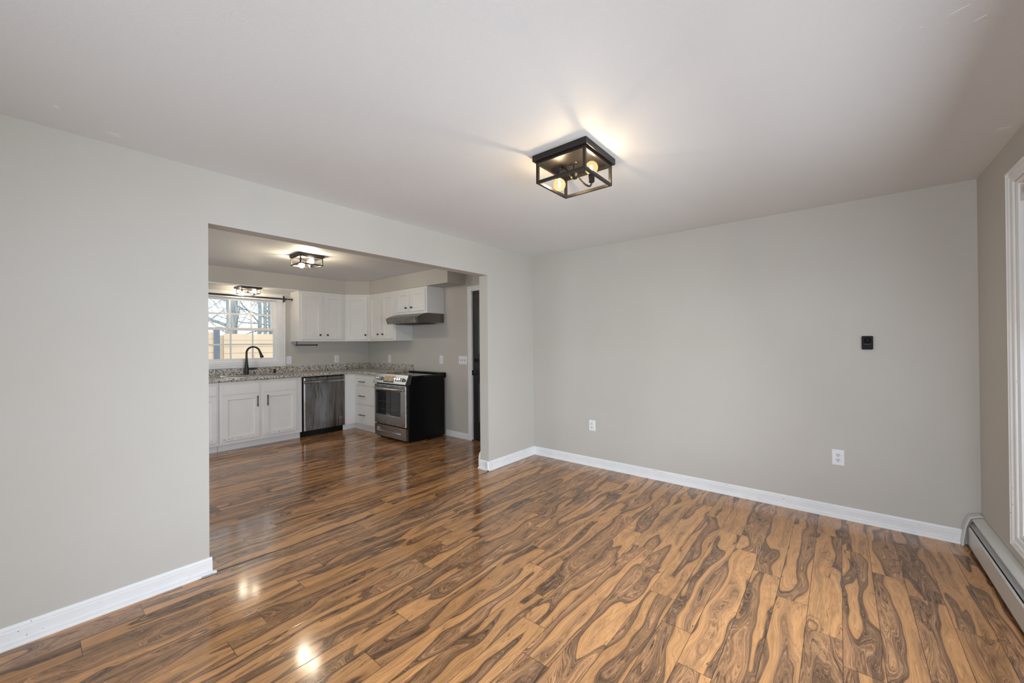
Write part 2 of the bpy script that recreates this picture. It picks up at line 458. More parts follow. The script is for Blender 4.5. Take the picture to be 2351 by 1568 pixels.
# ------------------------------------------------------------------ mesh building
class MB:
    def __init__(s):
        s.bm = bmesh.new()

    def box(s, x0, x1, y0, y1, z0, z1):
        v = [s.bm.verts.new(c) for c in ((x0, y0, z0), (x1, y0, z0), (x1, y1, z0), (x0, y1, z0), (x0, y0, z1), (x1, y0, z1), (x1, y1, z1), (x0, y1, z1))]
        for f in ((3, 2, 1, 0), (4, 5, 6, 7), (0, 1, 5, 4), (1, 2, 6, 5), (2, 3, 7, 6), (3, 0, 4, 7)):
            s.bm.faces.new([v[i] for i in f])
        return s

    def prism(s, pts, d, close=True):
        """polygon of 3-D points extruded along vector d"""
        d = Vector(d)
        a = [s.bm.verts.new(Vector(q)) for q in pts]
        b = [s.bm.verts.new(Vector(q) + d) for q in pts]
        n = len(a)
        f0 = s.bm.faces.new(a)
        f1 = s.bm.faces.new(b[::-1])
        for i in range(n):
            s.bm.faces.new((a[i], b[i], b[(i + 1) % n], a[(i + 1) % n]))
        return s

    def tube(s, pts, r, seg=10, caps=True):
        pts = [Vector(q) for q in pts]
        rs = r if isinstance(r, (list, tuple)) else [r] * len(pts)
        rings = []
        ref = None
        for i, q in enumerate(pts):
            if i == 0:
                t = pts[1] - q
            elif i == len(pts) - 1:
                t = q - pts[i - 1]
            else:
                t = (pts[i + 1] - q).normalized() + (q - pts[i - 1]).normalized()
            t.normalize()
            if ref is None:
                ref = Vector((0, 0, 1)) if abs(t.z) < 0.9 else Vector((1, 0, 0))
            a = t.cross(ref)
            if a.length < 1e-5:
                a = t.orthogonal()
            a.normalize()
            b = t.cross(a).normalized()
            ref = -b if False else a.cross(t)
            rings.append([s.bm.verts.new(q + (a * math.cos(2 * PI * k / seg) + b * math.sin(2 * PI * k / seg)) * rs[i]) for k in range(seg)])
        for A, B in zip(rings, rings[1:]):
            for k in range(seg):
                s.bm.faces.new((A[k], A[(k + 1) % seg], B[(k + 1) % seg], B[k]))
        if caps:
            s.bm.faces.new(rings[0][::-1])
            s.bm.faces.new(rings[-1])
        return s

    def lathe(s, base, axis, prof, seg=20):
        """prof: (radius, distance along axis)"""
        base, ax = Vector(base), Vector(axis).normalized()
        a = ax.orthogonal().normalized()
        b = ax.cross(a)
        rings = []
        for r, h in prof:
            if r < 1e-6:
                rings.append([s.bm.verts.new(base + ax * h)])
            else:
                rings.append([s.bm.verts.new(base + ax * h + (a * math.cos(2 * PI * k / seg) + b * math.sin(2 * PI * k / seg)) * r) for k in range(seg)])
        for A, B in zip(rings, rings[1:]):
            if len(A) == 1 and len(B) == 1:
                continue
            for k in range(seg):
                k2 = (k + 1) % seg
                if len(A) == 1:
                    s.bm.faces.new((A[0], B[k2], B[k]))
                elif len(B) == 1:
                    s.bm.faces.new((A[k], A[k2], B[0]))
                else:
                    s.bm.faces.new((A[k], A[k2], B[k2], B[k]))
        if len(rings[0]) > 1:
            s.bm.faces.new(rings[0][::-1])
        if len(rings[-1]) > 1:
            s.bm.faces.new(rings[-1])
        return s

    def slab(s, o, u, v, n, w, h, t):
        """box with corner o spanned by u*w, v*h and n*t"""
        o, u, v, n = Vector(o), Vector(u), Vector(v), Vector(n)
        q = [o, o + u * w, o + u * w + v * h, o + v * h]
        return s.prism(q, n * t)

    def shaker(s, o, u, v, n, w, h, t, rail, depth, step=0.006):
        """framed door whose middle panel is let in; n points out of the cabinet"""
        o, u, v, n = Vector(o), Vector(u), Vector(v), Vector(n)

        def P(a, b, c):
            return s.bm.verts.new(o + u * a + v * b + n * c)

        def loop(i, c):
            return [P(i, i, c), P(w - i, i, c), P(w - i, h - i, c), P(i, h - i, c)]
        L = [loop(0, 0), loop(0, t - 0.002), loop(0.002, t), loop(rail, t), loop(rail + step, t - depth)]
        s.bm.faces.new(L[0][::-1])
        for A, B in zip(L, L[1:]):
            for k in range(4):
                s.bm.faces.new((A[k], A[(k + 1) % 4], B[(k + 1) % 4], B[k]))
        s.bm.faces.new(L[-1])
        return s

    def build(s, name, m, parent=None, bevel=0.0, smooth=False):
        bm = s.bm
        bmesh.ops.recalc_face_normals(bm, faces=bm.faces)
        off = origin_of(parent)
        if off.length:
            bmesh.ops.translate(bm, verts=bm.verts, vec=-off)
        me = bpy.data.meshes.new(name)
        bm.to_mesh(me)
        bm.free()
        o = bpy.data.objects.new(name, me)
        COL.objects.link(o)
        me.materials.append(m)
        if parent is not None:
            o.parent = parent
        if smooth:
            for p in me.polygons:
                p.use_smooth = True
            try:
                me.set_sharp_from_angle(angle=math.radians(40))
            except Exception:
                pass
        if bevel:
            md = o.modifiers.new('bevel', 'BEVEL')
            md.width, md.segments, md.limit_method, md.angle_limit = bevel, 2, 'ANGLE', math.radians(50)
        return o


def origin_of(p):
    v = Vector((0, 0, 0))
    while p is not None:
        v += p.location
        p = p.parent
    return v


def thing(name, label, cat, loc, group=None):
    o = bpy.data.objects.new(name, None)
    o.empty_display_size = 0.05
    o.location = loc
    o['label'], o['category'] = label, cat
    if group:
        o['group'] = group
    COL.objects.link(o)
    return o


def tag(o, label, cat, group=None, kind=None):
    o['label'], o['category'] = label, cat
    if group:
        o['group'] = group
    if kind:
        o['kind'] = kind
    return o


def part(o, label):
    o['label'] = label
    return o


def struct(o, label=None):
    o['kind'] = 'structure'
    if label:
        o['label'] = label
    return o


def copy_tree(o, parent=None):
    c = o.copy()
    COL.objects.link(c)
    if parent is not None:
        c.parent = parent
        c.matrix_parent_inverse = o.matrix_parent_inverse
    for ch in list(o.children):
        copy_tree(ch, c)
    return c


def text_mesh(name, body, size, mtx, m, parent, depth=0.0006):
    cu = bpy.data.curves.new(name, 'FONT')
    cu.body, cu.size, cu.extrude = body, size, depth
    cu.align_x, cu.align_y = 'CENTER', 'CENTER'
    tmp = bpy.data.objects.new('tmp_text', cu)
    COL.objects.link(tmp)
    me = bpy.data.meshes.new_from_object(tmp.evaluated_get(bpy.context.evaluated_depsgraph_get()))
    bpy.data.objects.remove(tmp)
    bpy.data.curves.remove(cu)
    off = origin_of(parent)
    me.transform(Matrix.Translation(-off) @ mtx)
    o = bpy.data.objects.new(name, me)
    COL.objects.link(o)
    me.materials.clear()
    me.materials.append(m)
    o.parent = parent
    return o


X, Y, Z = Vector((1, 0, 0)), Vector((0, 1, 0)), Vector((0, 0, 1))
OY0, OY1, OZ = -3.31, -0.83, 2.117   # wide opening in the partition
PT = 0.123            # partition thickness

# ------------------------------------------------------------------ room shell
struct(MB().box(KX - 0.15, W + 0.15, BACK - 0.15, 0.15, -0.12, 0.0).build('floor', M['floor']), 'glossy swirled walnut laminate plank floor')
struct(MB().box(KX - 0.15, W + 0.15, BACK - 0.15, 0.15, H, H + 0.12).build('ceiling', M['ceiling']), 'white stippled ceiling')
b = MB()
b.box(-PT, 0, OY1, 0, 0, H)
b.box(-PT, 0, OY0, OY1, OZ, H)
b.box(-PT, 0, BACK, OY0, 0, H)
struct(b.build('wall_left', M['wall']), 'greige partition wall with a wide opening to the kitchen')
DX0, DX1, DZ = -1.087, -0.19, 2.13     # exterior door opening in the far wall
b = MB()
b.box(KX - 0.15, DX0, 0, 0.15, 0, H)
b.box(DX0, DX1, 0, 0.15, DZ, H)
b.box(DX1, W + 0.15, 0, 0.15, 0, H)
struct(b.build('wall_far', M['wall']), 'greige far wall')
CY0, CY1, CZ0, CZ1 = -3.66, -0.735, 0.345, 2.195   # picture window hole
b = MB()
b.box(W, W + 0.15, CY1, 0, 0, H)
b.box(W, W + 0.15, CY0, CY1, 0, CZ0)
b.box(W, W + 0.15, CY0, CY1, CZ1, H)
b.box(W, W + 0.15, BACK, CY0, 0, H)
struct(b.build('wall_right', M['wall']), 'greige window wall')
RX0, RX1, RZ0, RZ1 = 1.88, 3.52, 0.25, 2.25        # hole for the added rear window
b = MB()
b.box(-PT, RX0, BACK - 0.15, BACK, 0, H)
b.box(RX1, W + 0.15, BACK - 0.15, BACK, 0, H)
b.box(RX0, RX1, BACK - 0.15, BACK, 0, RZ0)
b.box(RX0, RX1, BACK - 0.15, BACK, RZ1, H)
struct(b.build('wall_back', M['wall']))
KY0, KY1, KZ0, KZ1 = -2.78, -1.515, 1.115, 2.09    # kitchen window hole
b = MB()
b.box(KX - 0.15, KX, KY1, 0, 0, H)
b.box(KX - 0.15, KX, KY0, KY1, 0, KZ0)
b.box(KX - 0.15, KX, KY0, KY1, KZ1, H)
b.box(KX - 0.15, KX, KBACK, KY0, 0, H)
struct(b.build('wall_kitchen', M['wall']), 'greige kitchen window wall')
b = MB()
for q in ((KX - 0.15, -2.80, 0, H), (-1.20, -PT, 0, H), (-2.80, -1.20, 0, 0.22), (-2.80, -1.20, 2.18, H)):  # leaves a hole for the added kitchen window
    b.box(q[0], q[1], KBACK - 0.15, KBACK, q[2], q[3])
struct(b.build('wall_kitchen_back', M['wall']))
# soffit above the wall cabinets, one folded box with an angled corner
ZS = 2.222
b = MB()
b.prism([(KX, KBACK, ZS), (KX + 0.33, KBACK, ZS), (KX + 0.33, -0.61, ZS), (KX + 0.61, -0.33, ZS), (-1.215, -0.33, ZS), (-1.215, 0, ZS), (KX, 0, ZS)], (0, 0, H - ZS))
struct(b.build('trim_1', M['wall']), 'boxed greige soffit above the kitchen cabinets')
# white board lining under the soffit over the window
struct(MB().box(KX, KX + 0.325, -2.95, -1.352, ZS - 0.012, ZS).build('trim_2', M['vinyl']), 'white board under the soffit over the sink')
# seam strip in the opening
struct(MB().prism([(0.012, -3.30, 0), (0.024, -3.30, 0), (0.048, -2.85, 0), (0.036, -0.86, 0), (0.031, -0.86, 0), (0.038, -2.85, 0)], (0, 0, 0.0012)).build('trim_3', M['gap']), 'thin brown seam strip in the floor of the opening')

# ------------------------------------------------------------------ baseboards


def baseboard(name, o, u, n, ln, label, h=0.094, shoe=0.02):
    o, u, n = Vector(o), Vector(u), Vector(n)
    prof = [(0, 0), (0.013 + shoe, 0), (0.013 + shoe, 0.006), (0.013 + shoe * 0.75, 0.014), (0.0135, 0.022), (0.013, 0.024), (0.013, h - 0.026), (0.010, h - 0.022), (0.010, h - 0.012), (0.006, h - 0.004), (0.003, h), (0, h)]
    bb = MB()
    bb.prism([o + n * a + Z * c for a, c in prof], u * ln)
    return struct(bb.build(name, M['trim']), label)


baseboard('baseboard_left', (0, BACK, 0), Y, X, OY0 - BACK + 0.012, 'white baseboard left of the kitchen opening')
baseboard('baseboard_left_far', (0, OY1 - 0.033, 0), Y, X, -OY1 + 0.033, 'white baseboard right of the kitchen opening')
struct(MB().prism([(0.0, OY0 - 0.05, 0), (0.033, OY0 - 0.05, 0), (0.033, OY0 + 0.030, 0), (0.012, OY0 + 0.030, 0), (0.0, OY0 + 0.016, 0)], (0, 0, 0.0135)).build('trim_6', M['trim'], bevel=0.003), 'end of the white shoe moulding at the opening')
baseboard('baseboard_jamb', (-PT - 0.012, OY1, 0), X, -Y, PT + 0.045, 'short white baseboard inside the opening')
baseboard('baseboard_far', (0.0, 0, 0), X, -Y, 3.585, 'long white baseboard under the blank far wall')
baseboard('baseboard_kitchen', (-1.63, 0, 0), X, -Y, 0.478, 'white baseboard between the range and the black door', 0.085, 0.0)
b = MB()
b.prism([(-PT, OY1 + 0.004, 0.028), (-PT - 0.040, OY1 + 0.004, 0.028), (-PT - 0.036, OY1 + 0.004, 0.105), (-PT - 0.026, OY1 + 0.004, 0.155), (-PT - 0.006, OY1 + 0.004, 0.185), (-PT, OY1 + 0.004, 0.187)], (0, 0.5, 0))
struct(b.build('baseboard_kitchen_partition', M['trim'], bevel=0.002), 'white heater end on the kitchen side of the partition')

# ------------------------------------------------------------------ exterior black door
dr = struct(MB().box(DX0 + 0.012, DX1 - 0.012, 0.020, 0.062, 0.012, DZ - 0.012).build('door_1', M['doorblack'], bevel=0.002), 'black paneled exterior door')
b = MB()
for x0, x1, z0, z1 in ((-0.985, -0.70, 1.20, 1.93), (-0.985, -0.70, 0.25, 0.85), (-0.58, -0.30, 1.20, 1.93), (-0.58, -0.30, 0.25, 0.85)):
    b.shaker((x0, 0.0198, z0), X, Z, -Y, x1 - x0, z1 - z0, 0.010, 0.022, 0.008, 0.010)
b.build('door_panel', M['doorblack'], dr)
b = MB().lathe((-1.018, 0.020, 1.14), -Y, [(0.030, 0), (0.030, 0.008), (0.024, 0.014), (0.0, 0.014)])
b.box(-1.024, -1.012, -0.016, 0.008, 1.122, 1.158)
part(b.build('deadbolt', M['black'], dr, smooth=True), 'black deadbolt thumb turn')
b = MB().lathe((-1.022, 0.020, 0.965), -Y, [(0.032, 0), (0.032, 0.006), (0.027, 0.012), (0.012, 0.014), (0.011, 0.05), (0.0, 0.05)])
b.tube([(-1.022, -0.026, 0.965), (-0.98, -0.032, 0.967), (-0.90, -0.028, 0.962)], [0.010, 0.010, 0.008], 10)
part(b.build('door_handle', M['black'], dr, smooth=True), 'black lever handle')
b = MB()
b.box(DX0, DX0 + 0.010, 0.002, 0.148, 0, DZ)
b.box(DX1 - 0.010, DX1, 0.002, 0.148, 0, DZ)
b.box(DX0, DX1, 0.002, 0.148, DZ - 0.010, DZ)
jamb = struct(b.build('door_1_jamb', M['jamb']), 'white door jamb')
part(MB().box(DX0 + 0.0095, DX0 + 0.013, -0.004, 0.0185, 0.925, 0.995).build('strike_plate', M['black'], jamb), 'black strike plate')
b = MB()


def casing_profile(bm_, a, bpt, inward, n, wdt):
    """mitre-free casing leg from a to b, profile growing along 'inward' (towards the hole), thickness along n"""
    a, bpt, inward, n = Vector(a), Vector(bpt), Vector(inward), Vector(n)
    prof = [(0, 0), (0, 0.016), (wdt * 0.14, 0.018), (wdt * 0.20, 0.013), (wdt * 0.42, 0.0125), (wdt * 0.50, 0.016), (wdt * 0.60, 0.010), (wdt * 0.94, 0.008), (wdt, 0.005), (wdt, 0)]
    bm_.prism([a + inward * p + n * q for p, q in prof], bpt - a)


casing_profile(b, (-1.150, 0, 0), (-1.150, 0, 2.192), X, -Y, 0.064)
casing_profile(b, (-0.125, 0, 0), (-0.125, 0, 2.192), -X, -Y, 0.064)
casing_profile(b, (-1.150, 0, 2.192), (-0.125, 0, 2.192), -Z, -Y, 0.064)
struct(b.build('trim_4', M['trim']), 'white moulded casing around the black door')
struct(MB().box(DX0, DX1, -0.01, 0.15, 0, 0.012).build('trim_5', M['gap']), 'door threshold')

# ------------------------------------------------------------------ kitchen window
GX = KX - 0.045        # glass plane
win = bpy.data.objects.new('window_1', None)
win.location = (KX, -2.15, 1.1)
COL.objects.link(win)
struct(win, 'white double-hung window over the kitchen sink')
b = MB()
oz0, oz1, oy0, oy1 = 1.047, 2.160, -2.86, -1.428
casing_profile(b, (KX, oy1, oz0), (KX, oy1, oz1), -Y, X, 0.088)
casing_profile(b, (KX, oy0, oz0), (KX, oy0, oz1), Y, X, 0.088)
casing_profile(b, (KX, oy0, oz1), (KX, oy1, oz1), -Z, X, 0.075)
casing_profile(b, (KX, oy0, oz0), (KX, oy1, oz0), Z, X, 0.075)
b.build('window_frame', M['trim'], win)
b = MB()
for y0, y1, z0, z1 in ((KY0, KY0 + 0.028, KZ0, KZ1), (KY1 - 0.028, KY1, KZ0, KZ1), (KY0 + 0.028, KY1 - 0.028, KZ0, KZ0 + 0.02), (KY0 + 0.028, KY1 - 0.028, KZ1 - 0.02, KZ1)):
    b.box(KX - 0.13, KX - 0.002, y0, y1, z0, z1)
b.build('window_jamb', M['vinyl'], win)
iy0, iy1 = KY0 + 0.028, KY1 - 0.028


def sash(name, x0, x1, y0, y1, z0, z1, st, top, bot):
    bb = MB()
    bb.box(x0, x1, y0, y0 + st, z0, z1)
    bb.box(x0, x1, y1 - st, y1, z0, z1)
    bb.box(x0, x1, y0 + st, y1 - st, z0, z0 + bot)
    bb.box(x0, x1, y0 + st, y1 - st, z1 - top, z1)
    o = bb.build(name, M['vinyl'], win, bevel=0.003)
    gy0, gy1, gz0, gz1 = y0 + st, y1 - st, z0 + bot, z1 - top
    xm = (x0 + x1) / 2
    g = MB().box(xm - 0.002, xm + 0.002, gy0, gy1, gz0, gz1).build('pane', M['glass'], o)
    mm = MB()
    for k in (1, 2, 3):
        yy = gy0 + (gy1 - gy0) * k / 4
        mm.box(xm + 0.0025, xm + 0.010, yy - 0.011, yy + 0.011, gz0, gz1)
    zz = (gz0 + gz1) / 2
    mm.box(xm + 0.0030, xm + 0.0095, gy0, gy1, zz - 0.011, zz + 0.011)
    mm.build('muntin', M['vinyl'], o)
    return o


sash('upper_sash', KX - 0.095, KX - 0.060, iy0, iy1, 1.60, 2.07, 0.062, 0.036, 0.036)
lo = sash('lower_sash', KX - 0.058, KX - 0.023, iy0, iy1, 1.135, 1.634, 0.045, 0.040, 0.048)
b = MB()
for yy in (-2.27, -1.72):
    b.box(KX - 0.054, KX - 0.026, yy - 0.03, yy + 0.03, 1.634, 1.644)
b.build('sash_lock', M['vinyl'], lo, bevel=0.002)

# ------------------------------------------------------------------ living room picture window
win2 = bpy.data.objects.new('window_2', None)
win2.location = (W, -1.7, 0.3)
COL.objects.link(win2)
struct(win2, 'tall white picture window at the right edge')
b = MB()
casing_profile(b, (W, -0.655, 0.277), (W, -0.655, 2.262), -Y, -X, 0.078)
casing_profile(b, (W, -3.74, 0.277), (W, -3.74, 2.262), Y, -X, 0.078)
casing_profile(b, (W, -3.74, 2.262), (W, -0.655, 2.262), -Z, -X, 0.065)
casing_profile(b, (W, -3.74, 0.277), (W, -0.655, 0.277), Z, -X, 0.065)
b.build('window_frame', M['trim'], win2)
b = MB()
for y0, y1, z0, z1 in ((CY0, CY0 + 0.03, CZ0, CZ1), (CY1 - 0.03, CY1, CZ0, CZ1), (CY0 + 0.03, CY1 - 0.03, CZ0, CZ0 + 0.02), (CY0 + 0.03, CY1 - 0.03, CZ1 - 0.02, CZ1)):
    b.box(W + 0.004, W + 0.13, y0, y1, z0, z1)
b.build('window_jamb', M['vinyl'], win2)
b = MB()
y0, y1, z0, z1, st = CY0 + 0.03, CY1 - 0.03, CZ0 + 0.02, CZ1 - 0.02, 0.05
b.box(W + 0.07, W + 0.11, y0, y0 + st, z0, z1)
b.box(W + 0.07, W + 0.11, y1 - st, y1, z0, z1)
b.box(W + 0.07, W + 0.11, y0 + st, y1 - st, z0, z0 + st)
b.box(W + 0.07, W + 0.11, y0 + st, y1 - st, z1 - st, z1)
b.box(W + 0.07, W + 0.11, y0 + st, y1 - st, 1.43, 1.475)
sh = b.build('sash', M['vinyl'], win2, bevel=0.003)
MB().box(W + 0.088, W + 0.092, y0 + st, y1 - st, z0 + st, z1 - st).build('pane', M['glass'], sh)
b = MB()
for k in range(7):
    b.box(W + 0.052, W + 0.0695, y1 - 0.030, y1 - 0.008, 1.655 + k * 0.014, 1.663 + k * 0.014)
part(b.build('sash_spring', M['shade'], win2), 'small tan ribbed balance at the window jamb')
b = MB().tube([(W + 0.038, y0 + 0.01, 2.140), (W + 0.038, y1 - 0.01, 2.140)], 0.026, 16)
b.box(W + 0.0115, W + 0.06, y1 - 0.009, y1 - 0.001, 2.085, 2.168)
part(b.build('roller_shade', M['shade'], win2, smooth=True), 'rolled up grey shade')
# unseen rear window, added for light from behind the camera
win3 = bpy.data.objects.new('added_rear_window', None)
win3.location = (1.75, BACK, 0.5)
COL.objects.link(win3)
struct(win3)
b = MB()
for x0, x1, z0, z1 in ((RX0, RX0 + 0.06, RZ0, RZ1), (RX1 - 0.06, RX1, RZ0, RZ1), (RX0 + 0.06, RX1 - 0.06, RZ0, RZ0 + 0.06), (RX0 + 0.06, RX1 - 0.06, RZ1 - 0.06, RZ1), (2.67, 2.73, RZ0 + 0.06, RZ1 - 0.06)):
    b.box(x0, x1, BACK - 0.10, BACK - 0.06, z0, z1)
fr = b.build('sash', M['vinyl'], win3)
MB().box(RX0 + 0.06, RX1 - 0.06, BACK - 0.082, BACK - 0.078, RZ0 + 0.06, RZ1 - 0.06).build('pane', M['glass'], fr)

win4 = bpy.data.objects.new('added_kitchen_window', None)  # unseen kitchen window, added to brighten the kitchen
win4.location = (-2.0, KBACK, 0.3)
COL.objects.link(win4)
struct(win4)
b = MB()
for x0, x1, z0, z1 in ((-2.80, -2.74, 0.22, 2.18), (-1.26, -1.20, 0.22, 2.18), (-2.74, -1.26, 0.22, 0.28), (-2.74, -1.26, 2.12, 2.18)):
    b.box(x0, x1, KBACK - 0.10, KBACK - 0.06, z0, z1)
fr = b.build('sash', M['vinyl'], win4)
MB().box(-2.74, -1.26, KBACK - 0.082, KBACK - 0.078, 0.28, 2.12).build('pane', M['glass'], fr)

# ------------------------------------------------------------------ cabinets
KF = KX + 0.61         # base face plane of the window wall run
ZB0, ZB1 = 0.092, 0.899


def bar_handle(parent, c, along, n, ln, name='handle'):
    c, along, n = Vector(c), Vector(along), Vector(n)
    bb = MB()
    bb.tube([c - along * ln / 2 + n * 0.030, c + along * ln / 2 + n * 0.030], 0.0058, 10)
    for sgn in (-1, 1):
        q = c + along * (ln * 0.36 * sgn)
        bb.tube([q, q + n * 0.030], 0.0045, 8)
    return part(bb.build(name, M['black'], parent, smooth=True), 'matte black bar handle')


def knob(parent, c, n):
    bb = MB().lathe(c, n, [(0.0075, 0), (0.006, 0.004), (0.0055, 0.014), (0.013, 0.018), (0.0155, 0.023), (0.013, 0.029), (0.0, 0.030)], 18)
    return part(bb.build('knob', M['black'], parent, smooth=True), 'round black knob')


# -- base cabinets under the window
def base_unit(label, y0, y1, cols, knobs=True):
    t_ = thing('base_cabinet', label, 'cabinet', (KF, (y0 + y1) / 2, 0), 'white base cabinets')
    bb = MB()
    ya, yb = y0 + 0.0007, y1 - 0.0007
    for q in ((KF - 0.02, KF, ya, yb, ZB0, ZB1), (KX + 0.002, KF - 0.02, ya, ya + 0.018, ZB0, ZB1), (KX + 0.002, KF - 0.02, yb - 0.018, yb, ZB0, ZB1),
              (KX + 0.002, KF - 0.02, ya + 0.018, yb - 0.018, ZB0, ZB0 + 0.018), (KX + 0.002, KX + 0.012, ya + 0.018, yb - 0.018, ZB0 + 0.018, ZB1)):
        bb.box(*q)
    bmesh.ops.remove_doubles(bb.bm, verts=bb.bm.verts, dist=0.0002)
    bb.build('body', M['cab'], t_)
    MB().box(KX + 0.005, KF - 0.065, y0 + 0.0007, y1 - 0.0007, 0.0, ZB0).build('toe_kick', M['cab'], t_)
    for (a, c, hs) in cols:
        MB().slab((KF + 0.0002, a, 0.735), Y, Z, X, c - a, 0.125, 0.018).build('drawer_front', M['cab'], t_, bevel=0.003)
        d = MB().shaker((KF + 0.0002, a, 0.136), Y, Z, X, c - a, 0.583, 0.020, 0.053, 0.011).build('door', M['cabworn'], t_)
        if hs:
            yy = c - 0.022 if hs > 0 else a + 0.036
            bar_handle(d, (KF + 0.0195, yy, 0.620), Z, X, 0.148)
    return t_


base_unit('white two-door sink base cabinet left of the dishwasher', -2.453, -1.437, [(-2.415, -2.002, 1), (-1.937, -1.520, -1)])
base_unit('white base cabinet cut off by the left edge of the opening', -2.955, -2.455, [(-2.915, -2.482, 0)])

# -- dishwasher
dw = thing('dishwasher', 'streaked stainless steel dishwasher between the white base cabinets', 'dishwasher', (KF, -1.105, 0))
DWY0, DWY1 = -1.430, -0.784
MB().box(KX + 0.03, KF - 0.002, DWY0, DWY1, ZB0, ZB1 - 0.004).build('body', M['enamel'], dw)
MB().box(KX + 0.03, KF - 0.055, DWY0 - 0.0, DWY1, 0.0, ZB0).build('toe_panel', M['enamel'], dw)
b = MB()
yl, yr_ = DWY0 + 0.010, DWY1 - 0.006
# front slightly bowed
for (za, zb, xx) in ((0.098, 0.795, 0.030), (0.840, 0.884, 0.030)):
    b.prism([(KF, yl, za), (KF + xx - 0.004, yl, za), (KF + xx, yl + 0.02, za), (KF + xx + 0.004, (yl + yr_) / 2, za), (KF + xx, yr_ - 0.02, za), (KF + xx - 0.004, yr_, za), (KF, yr_, za)], (0, 0, zb - za))
b.box(KF, KF + 0.022, yl, yr_, 0.79, 0.845)
door = b.build('door', M['dw'], dw, bevel=0.002)
b = MB()
b.prism([(KF + 0.034, yl + 0.012, 0.805), (KF + 0.062, yl + 0.012, 0.808), (KF + 0.066, yl + 0.012, 0.820), (KF + 0.062, yl + 0.012, 0.832), (KF + 0.034, yl + 0.012, 0.835)], (0, yr_ - yl - 0.024, 0))
part(b.build('handle', M['chrome'], dw, bevel=0.002), 'bright flat bar handle')
# logo plate text and oval badge
mY = Matrix(((0, 0, 1, KF + 0.0345), (1, 0, 0, -1.085), (0, 1, 0, 0.175), (0, 0, 0, 1)))
text_mesh('logo', 'Whirlpool', 0.026, mY, M['emboss'], door)
b = MB()
ring = []
for k in range(25):
    a = 2 * PI * k / 24
    ring.append((KF + 0.034, -0.862 + 0.030 * math.cos(a), 0.225 + 0.015 * math.sin(a) + 0.004 * math.cos(a)))
b.tube(ring, 0.0016, 6, caps=False)
sw = [(KF + 0.034, -0.862 + 0.030 * q - 0.006, 0.225 + 0.010 * math.sin(q * 4) + 0.004 * q) for q in (-0.7, -0.4, -0.1, 0.2, 0.5, 0.8)]
b.tube(sw, 0.0014, 6)
part(b.build('badge', M['chrome'], door), 'bright oval badge')

# -- drawer cabinet in the corner, with the filler panel beside the dishwasher
EF = -0.615
dc = thing('drawer_cabinet', 'white three-drawer corner cabinet between dishwasher and range', 'cabinet', (-2.80, EF, 0), 'white base cabinets')
b = MB()
b.box(KX + 0.002, -2.419, EF, -0.002, ZB0, ZB1)
b.box(KX + 0.002, KF, -0.782, EF, ZB0, ZB1)
b.build('body', M['cab'], dc)
MB().box(KF, KF + 0.012, -0.780, EF - 0.0005, ZB0, ZB1).build('filler_panel', M['cab'], dc)
b = MB()
b.box(KX + 0.005, -2.419, EF + 0.045, -0.004, 0, ZB0)
b.box(KX + 0.005, KF - 0.055, -0.782, EF + 0.045, 0, ZB0)
b.build('toe_kick', M['cab'], dc)
for z0, z1 in ((0.722, 0.858), (0.422, 0.712), (0.115, 0.412)):
    d = MB().slab((-3.105, EF - 0.0002, z0), X, Z, -Y, 0.655, z1 - z0, 0.018).build('drawer', M['cab'], dc, bevel=0.004)
    zc = {0.722: 0.783, 0.422: 0.556, 0.115: 0.256}[z0]
    bar_handle(d, (-2.893, EF - 0.0175, zc), X, -Y, 0.165)

# -- countertop, backsplash
ZT0, ZT1 = 0.900, 0.944
SX0, SX1, SY0, SY1 = -3.655, -3.255, -2.36, -1.54
b = MB()
xe = KX + 0.637
b.box(KX, SX0, -2.955, 0, ZT0, ZT1)
b.box(SX1, xe, -2.955, -0.64, ZT0, ZT1)
b.box(SX0, SX1, -2.955, SY0, ZT0, ZT1)
b.box(SX0, SX1, SY1, -0.64, ZT0, ZT1)
b.box(SX0, -2.419, -0.64, 0, ZT0, ZT1)
bmesh.ops.remove_doubles(b.bm, verts=b.bm.verts, dist=0.0005)
ct = b.build('countertop', M['granite'])
tag(ct, 'speckled granite-look L-shaped countertop running around the kitchen corner', 'countertop')
b = MB()
b.box(KX, KX + 0.02, -2.955, 0, ZT1, 1.040)
b.box(KX + 0.02, -2.419, -0.02, 0, ZT1, 1.040)
b.build('backsplash', M['granite'], ct, bevel=0.002)
# rounded front edge
b = MB()
nose = [(0, 0), (0.010, 0.004), (0.016, 0.014), (0.018, 0.024), (0.014, 0.036), (0.006, 0.043), (0, 0.044)]
b.prism([(xe + a, -2.955, ZT0 + c) for a, c in nose], (0, 2.955 - 0.655, 0))
b.prism([(xe - 0.002, -0.640 - a, ZT0 + c) for a, c in nose], (-2.419 - xe, 0, 0))
b.build('front_edge', M['granite'], ct, smooth=True)

